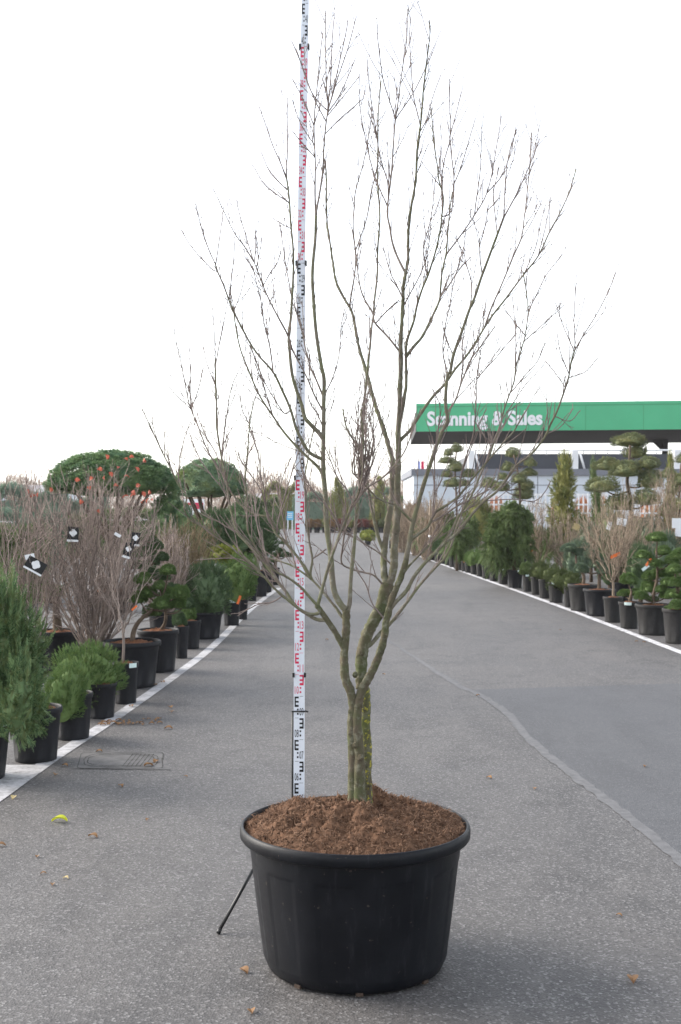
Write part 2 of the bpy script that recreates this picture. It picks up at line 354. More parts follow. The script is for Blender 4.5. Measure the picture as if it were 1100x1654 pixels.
def pad_mesh(name, seed, shoots, per, ln, wd, up=0.4, spread=0.45, amp=0.10, zb=0.5, zmin=-0.6, corer=0.66, axis=0.16):
    # every shoot is a short axis with needles standing off it, so the surface breaks up into tufts
    rg = np.random.default_rng(seed); d = sphere_dirs(shoots, rg, zmin); k = lump(d, np.random.default_rng(seed + 77), amp)
    nd = d.copy(); nd[:,2] += up; nd += rg.normal(0, .22, nd.shape); nd /= np.linalg.norm(nd, axis=1)[:,None]
    p = d * (k * rg.uniform(0.62, 0.92 - axis*.6, shoots))[:,None]
    mb = MB(); core(mb, corer, zb, seed + 77, amp)
    for f in np.linspace(0.1, 1.0, 6):
        V, T = needles(p + nd*axis*f, nd, ln*(1.1 - .35*f), wd, per, spread*(1.25 - .5*f), rg); V[:,2] = np.where(V[:,2] < 0, V[:,2]*zb, V[:,2]); mb.add(V, T)
    return mb.mesh(name, False)
def dome_mesh(name, seed, clumps, zb=0.35):
    rg = np.random.default_rng(seed); c = sphere_dirs(clumps, rg, -0.5); mb = MB(); core(mb, 0.74, zb, seed, 0.16)
    P_, D_ = [], []
    for q in c:
        r = rg.uniform(0.075, 0.135); dd = sphere_dirs(26, rg, -1); dd = dd[(dd @ q) > -0.2]
        P_.append(q * rg.uniform(0.82, 0.97) + dd * r * 0.55); D_.append(dd + q*0.6 + [0,0,.25])
    P_ = np.concatenate(P_); D_ = np.concatenate(D_); D_ /= np.linalg.norm(D_, axis=1)[:,None]
    V, T = needles(P_, D_, 0.070, 0.019, 4, 0.35, rg); V[:,2] = np.where(V[:,2] < 0, V[:,2]*zb, V[:,2]); mb.add(V, T)
    return mb.mesh(name, False)
def spray_mesh(name, seed, shoots, ln_shoot, droop, leaf, wd, zmin=-0.5, sub=3, fan=0.6, per=2):
    rg = np.random.default_rng(seed); d = sphere_dirs(shoots, rg, zmin); P_, D_ = [], []
    mb = MB(); core(mb, 0.62, 0.8, seed, 0.1)
    for q in d:
        b = q * rg.uniform(0.4, 0.8)
        for s in range(sub):
            v = q + fan * rg.normal(0, 0.5, 3) + [0, 0, rg.uniform(0.0, 0.7)*(1 - 2*droop)]; v /= np.linalg.norm(v); L = ln_shoot * rg.uniform(0.6, 1.25)
            t = np.linspace(0.1, 1, 9)[:,None]; pts = b + v * L * t + np.array([0,0,-1]) * droop * L * t*t + np.array([0,0,1]) * (0.15*L) * t*t*(1-droop)
            P_.append(pts); D_.append(np.gradient(pts, axis=0) / (L/9))
    P_ = np.concatenate(P_); D_ = np.concatenate(D_); D_ /= np.linalg.norm(D_, axis=1)[:,None]
    V, T = needles(P_, D_, leaf, wd, per + 1, 0.5, rg); mb.add(V, T); return mb.mesh(name, False)
def frond_mesh(name, seed, fronds, L0, droop, zmin=-.6, w=.016, sub=.45):
    # feathery sprays: a curved axis with leaflets to both sides
    rg = np.random.default_rng(seed); d = sphere_dirs(fronds, rg, zmin); mb = MB(); core(mb, .55, .8, seed, .1); VV = []
    for q in d:
        v = q + rg.normal(0, .35, 3) + [0,0,.25*(1-droop)]; v /= np.linalg.norm(v); nrm = np.cross(v, np.cross([0,0,1.], v) + rg.normal(0,.5,3)); nrm /= np.linalg.norm(nrm); sd = np.cross(v, nrm)
        b = q * rg.uniform(.35,.78); L = L0*rg.uniform(.6,1.25)
        for t in np.linspace(.12, 1, 11):
            p = b + v*L*t + np.array([0,0,-1])*droop*L*t*t + np.array([0,0,.25*L*t*t])*(1-droop); ln = L*sub*(1.12-t)*rg.uniform(.8,1.2) + .03
            for s_ in (-1, 0, 1):
                dv = v*.75 + sd*s_*.75 + rg.normal(0,.14,3) + [0,0,-.5*droop*t]; dv /= np.linalg.norm(dv); e = np.cross(dv, nrm); VV.append([p - e*w/2, p + e*w/2, p + dv*ln*.6 + e*w*.35, p + dv*ln])
    VV = np.array(VV); n = len(VV); T = (np.arange(n)*4)[:,None,None] + np.array([[0,1,2],[0,2,3]])[None]; mb.add(VV.reshape(-1,3), T.reshape(-1,3)); return mb.mesh(name, False)
def cone_mesh(name, seed, layers=11, per_layer=11):
    rg = np.random.default_rng(seed); mb = MB(); P_, D_ = [], []
    for i in range(layers):
        z = 0.04 + 0.93 * i / layers; rad = (1 - z)**0.8
        for j in range(max(3, int(per_layer * (0.35 + rad)))):
            a = rg.uniform(0, 6.283); L = rad * rg.uniform(0.75, 1.1); t = np.linspace(0.15, 1, 12)[:,None]
            o = np.array([math.cos(a), math.sin(a), 0]); pts = np.array([0,0,z]) + o*L*t + np.array([0,0,1])*(-0.10*L*t + 0.12*L*t*t)
            pts = np.repeat(pts, 3, 0); pts += rg.normal(0, 0.035, pts.shape) * (0.4 + rad); P_.append(pts); D_.append(np.tile(o + [0,0,.5], (len(pts),1)))
    P_ = np.concatenate(P_); D_ = np.concatenate(D_); V, T = needles(P_, D_, 0.07, 0.03, 3, 0.5, rg); V[:,2] = np.clip(V[:,2], 0, 1.1); mb.add(V, T)
    mb.tube([[0,0,0],[0,0,.95]], [0.06, 0.01], 6); return mb.mesh(name, False)
def box_hedge(name, seed, L, W, H, n, leaf):
    rg = np.random.default_rng(seed); mb = MB(); mb.box((-L/2*.96, -W/2*.8, 0), (L/2*.96, W/2*.8, H*.9))
    u = rg.uniform(-1, 1, (n, 3)); ax = rg.choice([0, 1, 2, 2], n); sg = np.where(rg.uniform(size=n) < .5, -1, 1)
    for k in range(3): u[ax == k, k] = np.where(k == 2, 1, sg[ax == k])
    nd = np.zeros_like(u); nd[np.arange(n), ax] = u[np.arange(n), ax]; nd[:,2] += .4
    p = u * [L/2, W/2, H/2] + [0, 0, H/2]; p[:,2] *= 1 + 0.10*np.sin(p[:,0]*1.7 + seed) * (p[:,2] > H*.6); p += rg.normal(0, leaf*.5, p.shape); p[:,2] = np.maximum(p[:,2], 0.05)
    V, T = needles(p, nd, leaf, leaf*.35, 3, .6, rg); V[:,2] = np.maximum(V[:,2], 0.0); mb.add(V, T); return mb.mesh(name, False)
TP = {}
TP['fine'] = [pad_mesh('pad_fine', s, 900, 4, 0.10, 0.017, amp=0.14, axis=.09, corer=.62) for s in (1, 2)]
TP['mid'] = [pad_mesh('pad_mid', s, 420, 8, 0.19, 0.017, amp=0.12, axis=.13, corer=.6, spread=.6) for s in (3, 4, 5)]
TP['cushion'] = [pad_mesh('cushion', s, 760, 5, 0.11, 0.0125, up=0.7, spread=0.42, amp=0.13, zb=0.7, zmin=-0.75, axis=.13) for s in (6, 7)]
TP['dome'] = [dome_mesh('dome', 8, 900), dome_mesh('dome', 9, 750)]
TP['spray'] = [frond_mesh('spray', 10, 620, 0.42, 0.15, w=.02), frond_mesh('spray', 11, 260, 0.45, 0.12, w=.026)]
TP['weep'] = [frond_mesh('weep', 12, 330, 0.5, 0.55, w=.028)]
TP['cone'] = [cone_mesh('cone', 13), cone_mesh('cone', 14)]
TP['hedge'] = [box_hedge('hedge', 15, 6.0, 1.6, 1.6, 5000, 0.16), box_hedge('hedge', 16, 6.0, 1.6, 1.6, 5000, 0.16)]

# bare shrub: stems that fork and reach up
def shrub_mb(h, w, nst, seed, r0=0.007, base=0.05, sides=3, sub=10, sub2=3, trunk=0.0, spreadpow=0.7, curve=0.35):
    rg = np.random.default_rng(seed); mb = MB()
    if trunk > 0: mb.tube(smooth_path([[0,0,0],[.01,.005,trunk*.5],[0,0,trunk]], 3), np.linspace(r0*2.6, r0*2.2, 7), 7)
    def seg(p, d, L, r, up, n=5):
        pts = [p]
        for _ in range(n):
            d = d + rg.normal(0, 0.09, 3) + np.array([0,0,up]); d = d / np.linalg.norm(d); pts.append(pts[-1] + d * L / n)
        return np.array(pts)
    for i in range(nst):
        a = rg.uniform(0, 6.283); q = rg.uniform(0, 1)**spreadpow; rad = w/2 * q
        top = np.array([rad*math.cos(a), rad*math.sin(a), h * rg.uniform(0.72, 1.0) * (1 - 0.22*q*q)]); b = np.array([base*q*math.cos(a), base*q*math.sin(a), trunk*rg.uniform(.75, .98)])
        ctl = b + (top - b) * [.62, .62, .38] + rg.normal(0, 0.07*h, 3)
        t = np.linspace(0, 1, 9)[:,None]; pts = (1-t)**2*b + 2*t*(1-t)*ctl + t*t*top + rg.normal(0, 0.009*h, (9,3))*(t>0)
        mb.tube(pts, np.linspace(r0*rg.uniform(.7,1.2), r0*.3, 9), sides+1, False)
        for k in range(sub):
            u = rg.uniform(0.18, 0.95); j = min(int(u*8), 7); p = pts[j] + (pts[j+1]-pts[j])*(u*8-j); d = pts[j+1]-pts[j]; d /= np.linalg.norm(d)
            d = d + rg.normal(0, curve, 3); d /= np.linalg.norm(d); L = h * rg.uniform(.12, .34) * (1.15 - u*.7)
            s = seg(p, d, L, r0, 0.08); mb.tube(s, np.linspace(r0*.5, r0*.24, len(s)), sides, False)
            for _ in range(sub2):
                m = rg.integers(1, 5); dd = s[m+1 if m < 5 else 5]-s[m]; dd = dd/np.linalg.norm(dd) + rg.normal(0, .45, 3); dd /= np.linalg.norm(dd)
                s2 = seg(s[m], dd, L*rg.uniform(.3,.6), r0, .08, 3); mb.tube(s2, np.linspace(r0*.32, r0*.2, len(s2)), sides, False)
    return mb
# far bare tree (crown of twigs), unit height
def bare_tree_mesh(name, seed, levels=4):
    rg = np.random.default_rng(seed); mb = MB()
    def grow(p, d, L, r, lv):
        n = 4; pts = [p]
        for _ in range(n): d = d + rg.normal(0, .1, 3) + [0,0,.05]; d /= np.linalg.norm(d); pts.append(pts[-1] + d*L/n)
        mb.tube(pts, np.linspace(r, r*.55, n+1), 4 if lv else 7, False)
        if lv >= levels: return
        for k in range(rg.integers(4, 6)):
            j = rg.integers(1, n+1); dd = d + rg.normal(0, .5, 3); dd[2] = abs(dd[2])*.8+.15; dd /= np.linalg.norm(dd); grow(pts[j], dd, L*rg.uniform(.5,.75), r*.5, lv+1)
    grow(np.zeros(3), np.array([0,0,1.]), .42, .022, 0); me = mb.mesh(name); return me
# ------------------------------------------------------------------ the potted tree in front
TD = 4.84; tub_c = np.array([(573.5 - CX) * TD / F, TD, 0.0])
tree = thing('potted_tree', tub_c, 'tall bare multi-stemmed tree in a large round black plastic tub of brown mulch', 'tree')
RIM, RW, RB, HT = 0.472, 0.442, 0.368, 0.575
def panel(prof, th):
    k = np.ones((len(prof), len(th)))
    for i, (r, z) in enumerate(prof):
        if 0.055 < z < 0.445:
            s = np.cos(th * 11 + 0.6); e = min(1, (z - 0.055) / 0.02, (0.445 - z) / 0.012)
            k[i] = 1 - 0.006 * np.clip((s + 0.35) * 6, 0, 1) * max(e, 0)
    return k
MAT['holemud'] = M_plain('hole_mud', (.05,.033,.024), .9, .3, 60)
mb = MB()
prof = [(0.02,0.004),(RB*.93,0.004),(RB-.008,0.012),(RB,0.03)]
for z in (0.055,0.065,0.075,0.15,0.25,0.35,0.425,0.433,0.439,0.4449): prof.append((RB + (RW-RB)*(z/HT)**.85, z))
prof += [(RB + (RW-RB)*(z/HT)**.85, z) for z in (0.452, 0.49, 0.525)]
mb.lathe(prof, 264, panel, tub_c); tub = mb.build('tub', MAT['tub'], tree); tub['_o'] = tree['_o']
mb = MB(); mb.lathe([(RW-.004,0.520),(RIM-.006,0.522),(RIM,0.53),(RIM+.001,0.555),(RIM-.003,0.568),(RIM-.007,0.573),(RIM-.012,0.5735),(RIM-.016,0.569),(RIM-.018,0.55),(RW-.012,0.525)], 128, None, tub_c); mb.build('rim', MAT['tub'], tub)
for a in (-128, -88, -42, 20, 70, 120):           # drain notches at the foot of the tub
    mb = MB(); c = tub_c + [RB*math.cos(R(a)), RB*math.sin(R(a)), 0]; Mx = Matrix.Translation(c) @ Matrix.Rotation(R(a), 4, 'Z')
    mb.box((-.012,-.014,.008),(.0025,.014,.020), Mx); mb.build('drain_hole', MAT['holemud'], tub, False)
# mulch heap
rg = np.random.default_rng(21); nr, na = 70, 220
def mz(r, a):
    x, y = r*np.cos(a), r*np.sin(a); q = r / .452
    z = 0.552 + 0.098*np.clip(1 - q**2.0, 0, 1) + 0.02*np.clip(1-(r/.12)**2,0,1)
    for fx, fy, ph, am in WAV: z = z + am*np.sin(fx*x + fy*y + ph) * np.clip(1.25-q, .25, 1)
    return z
WAV = [(*rg.normal(0, s, 2), rg.uniform(0,6.3), am) for s, am, n in ((12,.010,5),(34,.006,9),(90,.0032,14),(200,.0015,16)) for _ in range(n)]
rs = np.linspace(0.001, .452, nr); an = np.arange(na)*2*math.pi/na; RR, AA = np.meshgrid(rs, an, indexing='ij'); ZZ = mz(RR, AA)
V = np.stack([RR*np.cos(AA)+tub_c[0], RR*np.sin(AA)+tub_c[1], ZZ], 2).reshape(-1,3); T = []
for i in range(nr-1):
    j = np.arange(na); k = (j+1) % na; a = i*na+j; b = i*na+k
    T.append(np.stack([a, a+na, b+na],1)); T.append(np.stack([a, b+na, b],1))
mb = MB(); mb.add(V, np.concatenate(T)); mulch = mb.build('mulch', MAT['mulch'], tree); mulch['_o'] = tree['_o']
mb = MB()                                          # loose fibres and crumbs lying on the heap
for i in range(9000):
    r = .452*math.sqrt(rg.uniform()); a = rg.uniform(0, 6.283); L = rg.uniform(.008,.034); h = rg.uniform(0, 6.283); w = rg.uniform(.0006,.0022)
    p = np.array([r*math.cos(a), r*math.sin(a), mz(r,a)+rg.uniform(0,.004)]); dv = np.array([math.cos(h), math.sin(h), rg.normal(0,.35)]); sv = np.array([-math.sin(h), math.cos(h), rg.normal(0,.4)])*w
    m = p + dv*L*.5 + [0,0,rg.uniform(0,.007)]; e = p + dv*L + rg.normal(0,.004,3)
    mb.add(np.array([p-sv,p+sv,m+sv,m-sv,e]) + tub_c, [[0,1,2],[0,2,3],[3,2,4]])
for i in range(1600):
    r = .45*math.sqrt(rg.uniform()); a = rg.uniform(0, 6.283); s = rg.uniform(.003,.010); c = np.array([r*math.cos(a), r*math.sin(a), mz(r,a)]) + tub_c
    q = rg.normal(0, 1, (6,3)); q /= np.linalg.norm(q,axis=1)[:,None]; q = np.array([[1,0,0],[-1,0,0],[0,1,0],[0,-1,0],[0,0,1],[0,0,-1]])*rg.uniform(.5,1.3,(6,1)) + rg.normal(0,.25,(6,3))
    mb.add(c + q*s, [[0,2,4],[2,1,4],[1,3,4],[3,0,4],[2,0,5],[1,2,5],[3,1,5],[0,3,5]])
stuffpart(mb.build('mulch_fibres', MAT['fibre'], mulch, False))

# traced stems and branches: photo pixels, width in pixels at both ends, drift in depth
rt = random.Random(11)
SAMP = []                                         # (px, py, depth offset, width)
BR = []
def br(pts, w0, w1, drift=None, mat='branch', name='branch', d0=None, tw=1.0, n=6):
    p = np.array([[float(v) for v in q.split(',')] for q in pts.split()])
    if d0 is None:
        if SAMP:
            S = np.array(SAMP); dd = np.hypot(S[:,0]-p[0,0], S[:,1]-p[0,1]); i = dd.argmin(); d0 = S[i,2]
            if dd[i] < 14: p[0] = S[i,:2]
        else: d0 = 0
    sp = smooth_path(p, 5); seg = np.r_[0, np.cumsum(np.hypot(*np.diff(sp, axis=0).T))]; L = seg[-1]
    if drift is None: drift = rt.uniform(-.55, .55)
    u = seg / L; dep = d0 + drift * (L / 392.) * (u**1.15); ph = rt.uniform(0, 6)
    sp = sp + np.stack([np.sin(u*L/17 + ph), np.sin(u*L/23 + 2*ph)], 1) * 0.5 * (u[:,None] > 0)
    w = w0 + (w1 - w0) * u**.62
    w = np.where(w < 3.2, w + .22*(3.2 - w) + .15, w)                      # fine wood reads a little wider against the bright sky
    for a, b, c, e in zip(sp[:,0], sp[:,1], dep, w): SAMP.append((a, b, c, e))
    D = TD + dep; X = np.stack([(sp[:,0]-CX)*D/F, D, CH + (CY-sp[:,1])*D/F], 1); rad = w/2 * D/F
    BR.append(dict(X=X, r=rad, L=L, w=w, tw=tw, name=name, mat=mat, n=n))
# trunk and main stems
br('591,1304 592,1285 591,1250 591,1210 590,1170 590,1140 588,1115 584,1100', 21, 17, 0, 'bark_moss', 'trunk', .06, 0, 16)
br('569,1306 571,1294 570.5,1260 570,1225 569.5,1190 569.5,1160 570,1138 566,1117 558.5,1098 556.5,1075 557,1050 558.5,1020 559,1000 559,984', 20, 12, -.05, 'bark', 'trunk', -.03, 0, 16)
br('584,1112 583,1095 583,1078 584,1058 588,1042 594.5,1022 604.5,1002 615,981 621,958 627,943', 18, 20, .12, 'bark', 'stem', .04, 0, 16)
br('584,1308 582,1296 581,1260 580,1225 578,1190 577,1160 579,1135 584,1114 592,1100 604.5,1078 614.5,1053 621,1027 622.5,1007 627.5,989 635,963 645.5,938 655.5,905', 22, 9, -.02, 'bark', 'trunk', -.05, 0, 16)
br('655.5,905 662,873 667,844 672,824 680,798 692,760 703,724 713,699 722,684 723.5,675 720,655 720,629 723,605 727,600 733,573 744,541 757,503 768,478 779,443 792.5,407 803.5,380 814,351', 9, 3.6, -.12, 'limb', 'stem', None, .8, 10)
for kx, ky, kw, kd in ((574,1204,9,-.085),(583,1224,10,-.085),(608,1073,8,-.075),(573.5,1090,9,-.01),(585,1054,9,.0),(566,1150,8,-.06),(590,1235,9,.02)):
    c0 = P(kx, ky, TD + kd); mb = MB(); kk = kw/2*TD/F; mb.lathe([(.001,.55*kk),(.45*kk,.42*kk),(.62*kk,.2*kk),(.8*kk,.25*kk),(1.0*kk,-.1*kk),(.9*kk,-.9*kk)], 10)
    V = np.concatenate(mb.v); V = np.stack([V[:,0], -V[:,2], V[:,1]*1.25], 1) + c0; mb.v = [V]; mb.build('knot', MAT['bark'], tree)
# left stem leaders
br('559,986 551,976 541,957 536,930 533.5,891 529,860 526,827 525,800 522.5,752 522,708 523,672 523.5,638 523,612 518.5,590 514,558 508,510 505,464 506,423 509,382 510.5,349', 11, 4.6, .15, 'limb', 'stem', None, .9, 10)
br('561,990 564,976 567,938 571,887 574,854 577,824 581.5,777 584,732 586,694 588.5,647 592,618 595.5,577 600,532 603.5,509 605.7,477 609,441 611,395 613,350 610,286 610,232 612,170 615,130', 7.5, 1.4, .3, 'limb', 'stem', None, 1, 8)
br('510.5,349 509,300 508.5,245 507.7,204 509,165 514.5,120 520,58', 3.4, .9, .1)
br('510.5,349 517,308 521,273 524,232 526.8,196 529.5,174 528,145 526.8,109 525.4,54 526.8,18', 4, .9, -.1)
br('529.5,176 533.6,131 536,82 539.6,22', 2, .8, .2, tw=.4)
br('530,172 537.7,147 550,95 562,33', 2, .8, -.2, tw=.4)
br('531,170 547,123 559.5,84 576,27', 2, .8, .3, tw=.4)
br('531,185 542,165 553,144 574.5,94', 1.5, .7, tw=.3)
br('530,187 547,164 580,125', 1.4, .7, tw=.3)
br('529.5,215 548,192 569,174 587,159', 1.4, .7, tw=.3)
br('525,178 510,158 495,131 479,79', 1.6, .7, tw=.3)
br('525,196 509,163 490,112 471,67', 1.8, .7, tw=.3)
br('507,204 490,161 473,128', 1.6, .7, tw=.3)
br('508,238 487,202 472,161', 1.5, .7, tw=.3)
br('508,260 490,232 473,212', 1.4, .7, tw=.3)
# left side limbs of the left leader
br('520,708 512,696 500,683 493,674 487,653 478.5,631 472.7,609 470,587 468,565 466,548 467.6,529 470.5,500 473,470 473.6,436 473,395 469.5,354 466.8,322 462.7,286', 8, 2.4, .15, 'limb', 'branch', None, 1, 8)
br('462.7,288 464,232 464.6,158', 1.9, .7, .2, tw=.5); br('462.7,286 452,259 437,226 419,173', 1.9, .7, -.2, tw=.5)
br('464,311 450,293 435,275 420,243', 1.4, .6, tw=.3); br('465.5,327 445,312 427,297 408,267', 1.4, .6, tw=.3)
br('466.8,545 441,496 424.5,461 411,425 397,401 378,376 360,338 352,319', 3.4, .8, -.25)
br('411,425 402.7,401 389,352 382,323', 1.8, .7, tw=.5); br('412,427 413,400 411,357', 1.5, .7, tw=.4)
br('414,432 422,395 424,375', 1.3, .6, tw=.3); br('424.5,461 436,440 447,426 455,405', 1.4, .6, tw=.4)
br('473.6,482 465.5,447 458.6,409 450.5,358', 2.2, .8); br('473,373 455,362 438,350', 1.2, .6, tw=.2); br('466,327 450,312 435,300', 1.2, .6, tw=.2)
br('518,745 500,731 489,714 478,690 470,663 455,630 441,600 419,575 402.7,553 386,521 372.7,491 362,463 351,439 348,428', 6.5, 2, -.1, 'limb', 'branch', None, 1, 8)
br('348,429 337,403 322,354 315.5,327', 1.7, .7, .1, tw=.5); br('349,428 353.6,395 360.5,335', 1.7, .7, tw=.5); br('350,438 340,433 307,395 293.6,372', 1.6, .7, tw=.5)
br('371,483 375.5,436 379.5,384', 1.6, .7, tw=.5); br('378,502 390,470 397,440', 1.4, .6, tw=.4)
br('441,600 436,560 426,520 420,480 408,430', 2.8, .8); br('432,545 432,500 445,470', 1.4, .6, tw=.5)
br('519,768 514,755 494,736 475,717 456,695 440,671 421,641 403,603 389,567 381,526 376,495', 6, 1.6, .3, 'limb', 'branch', None, 1, 8)
br('440,671 428,630 420,600 405,560', 2, .7); br('470,663 460,668 446,650 431,625 418,592', 2.2, .7)
br('521,642 510,612 502,593 494.5,568 489,541 481.5,514 476,495', 3.4, 2, .2); br('522,668 507,635 493,605 478,578 468,556', 3, 1.6, -.2)
br('523,690 512,668 503,655 498,640', 2, 1); br('523,640 537,610 548,575 550,530 556,500', 2, .7)
# lower left limb system
br('558,1050 554,1042 541,1020 528,1002 517,986 511,978', 11, 8.5, -.15, 'bark', 'branch', None, 0, 10)
br('511,980 518,958 525.5,934 533,909 542,882 549,860 560,836 571,814 579,798 584,770 586,740 587,708 584,679 583,661', 6.5, 2.5, -.2, 'limb', 'branch', None, 1.4, 8)
br('511,979 498,962 489,951 476,940 462,931 449,925 436,916 427,903 416,889 409,876 400,856 398,827 398,800 397,763 400,722 404,682 412,641', 5.5, 1, -.3, 'limb', 'branch', None, 1.1, 7)
br('515,990 507,992 496,991 482,983 469,972 456,962 440,947 429,934 414,920 400,907 387,896 372.7,883 356,871 340,858 320,846 306,837 298,822 301,802 287,782 273.6,752 254.5,714 230,662', 6, 1, -.2, 'limb', 'branch', None, 1, 7)
br('528,1002 512,1001 496,992 478,979 462,956 449,940 438,924 425,906 411,891 396,875 383,861 378,843 372,818 366,777 358,742 352,700 350,682 348.6,627 348.5,600 348,578', 7, 2, .25, 'limb', 'branch', None, 1, 8)
br('348,580 345.5,532 344,491', 1.6, .7, .1, tw=.4); br('349,590 359,532 367,488', 1.6, .7, tw=.4); br('348.6,630 335,590 328,555', 1.4, .6, tw=.4)
br('366,777 347,747 333,722 320,690 309,662 303,640 288,567 281,532', 3.2, .8, .2); br('308.6,660 307,610 306,559', 1.5, .6, tw=.4); br('309,662 320,628 329,594', 1.5, .6, tw=.4); br('309,664 288,642 271,622', 1.3, .6, tw=.3)
br('287,782 290,745 300,700 306,684', 1.5, .6, tw=.5); br('280,765 262,730 248,690 247,668', 1.5, .6, tw=.5)
br('356,740 361,717 366,668 374,627 384,603', 2, .7); br('383,861 367,852 351,842 340,838 322,828', 3, .9, -.1); br('372,818 360,790 340,765 322,740 306,700', 2, .7)
br('556,1003 551,994 542,980 527,962 516,949 505,938 491,927 478,918 467,912 452,907 436,902', 6.5, 2, .35, 'limb', 'branch', None, 1, 8)
br('504,935 487,909 476,894 462,876 447,863 442,852 434,836 412,832 400,824 387,814 380,803 374,796', 5.5, 3, .25, 'limb', 'branch', None, 1, 7)
br('442,852 432,832 426,791 421,769 418,736 404,690 391,662 388,635', 2.8, .8); br('447,863 448,845 462,796 475,750 487,712', 2.4, .8); br('434,836 420,790 400,760 385,735', 2.2, .7); br('374,796 360,770 350,735 330,700 318,668', 2.4, .7)
br('503,934 501,925 504.5,903 501,882 497,854 493.6,833 492.7,800 493,770 496,750 503,709 512,680', 5, 1.4, .3, 'limb'); br('504,904 515,896 527,887', 3, 2, .05, tw=.2)
br('478,918 470,890 462,870 458,840 452,800 455,777 470,740', 3, .8); br('436,916 424,880 416,850 410,800 395,770', 2.4, .8)
br('449,940 430,935 410,912 380,902 345,903 325,905', 1.6, .6, tw=.4); br('456,962 440,972 420,975 400,985 385,995', 2, .7, -.2, tw=.7)
# centre stem leaders
br('625,945 622,935 620,927 619.5,905 621,887 624,868 627,840 632,806 634,765 634,745 625,714 616,682 606,652 598,625 592,604 582,568 575,536 568,504 545.5,461 538.6,432 533,395 529,361 527,330 527,286 525,258', 13, 1.6, .3, 'limb', 'stem', None, 1, 10)
br('621,889 612.7,873 606,849 601,824 597,800 592,770 590,745 578,720 560,690 553,660', 7.5, 2, .2, 'limb', 'branch', None, 1, 8)
br('567,500 572.7,441 574,407 570.5,363 572,327 574.5,308 587,264 600,191', 3, .8); br('574,407 580,390 592,352 602,303 610,262', 2, .8)
br('603,507 586,477 578.4,441 575,413', 3, 1.4); br('627,943 633,930 637,905 637,891 639,863 641,836 642,805 643,754 643,706 645.4,671 646,640 645.5,622 647.7,588 647.7,543 650,497 652,463 655.7,441 659,418 659,384 662.5,350 670.5,294 674.5,245 678.6,204 684,150 689.5,93 695,52 693.6,34', 15, 1, -.15, 'limb', 'stem', None, .9, 10)
br('652,440 641,413 633,391 629.5,368 626,341 630.5,294 636,232 638.6,193 646.8,136 656,68 659,14', 4.6, .9, .15); br('638.6,194 627.7,158 616.8,117 610,62 609.5,30', 1.8, .7, tw=.5); br('640,196 667,150 692,101 698.6,84', 1.7, .7, tw=.5)
br('678.6,202 667.7,150 662,76 663.6,27', 1.8, .7, tw=.5); br('679,215 690,190 697,165 712,120', 1.5, .7, tw=.4); br('630,300 614,251 603,185 596,131 592,91', 2, .7, tw=.6); br('620,330 606,286 588,215 581,163 580,120', 2, .7, tw=.6)
br('645,570 627,545 607,523 603,509', 4, 3, .15); br('604,522 625,503 645,484', 2.6, 1.2, -.1)
br('646,685 651,659 654,635 655.7,622 655.7,577 658,550 668,518 672.7,495 682,468 691,447 697.7,425 704.5,400 711,372 714,350 716,320 708.6,292 706,262 699,213 696,174', 7, .9, -.3, 'limb')
br('711,345 714,290 718,256 727.7,218 726,163 726,128', 2, .7); br('727.7,218 737,180 747,144', 1.5, .6, tw=.5); br('714,352 729,341 733,297 729,245 727,220', 2, 1); br('733,298 751,251 767,193', 1.6, .6, tw=.6)
br('654,577 668,559 682,543 695.5,518 709,488 711,468 713.6,441 719,418 721.6,404 725,350 731,310', 6, 1.4, .3, 'limb'); br('711,482 727,457 742,435 760,415', 2, .8); br('721,412 745,378 767,347 786,313 800,251 809.5,188', 2.8, .7); br('768,346 775.5,273 779,202', 1.6, .6, tw=.6); br('786,313 810,285 825,245 833,210', 1.6, .6, tw=.6)
br('691,447 685,420 684,395 695,360 700,320 703,285', 2.2, .7); br('650,497 665,470 680,440 690,410 697,370', 2.4, .7); br('651,480 640,460 630,440 620,400', 2.4, .8)
br('648,712 662,696 668,686 678,670 692,650 706,633 719,620 735,596 754,574 773,546 784,527 798,505 820,478 847,443 869,413 888,374 903,347 920,308 931,273', 6.5, 1, .35, 'limb', 'branch', None, 1, 8)
br('784,527 795,494 809,462 820,437 831,410 842,383 847,350 850,330 854.5,275 858.6,215', 3.4, .8); br('814,351 835,313 857,262 873,223', 2.8, .8, tw=.8); br('813,352 816,300 822,251 834,210', 2, .7, tw=.6); br('803,380 800,345 797,310 806,270', 1.8, .7, tw=.6)
br('869,413 880,370 886,340 890,318', 1.4, .6, tw=.5); br('847,443 865,400 872,365 882,330', 1.6, .6, tw=.5); br('779,443 775,400 782,370 790,330', 1.8, .7, tw=.6); br('757,503 762,460 750,410 752,370', 2, .7)
br('726,668 736,646 743.6,622 752,600 760,582 782,552 799,527', 3.6, 1.4, .2); br('743,622 748,590 746,560 752,530', 2, .7)
br('723,607 716,570 718,530 727,490 735,450 748,400', 2.4, .7); br('733,573 720,545 714,520', 1.6, .7)
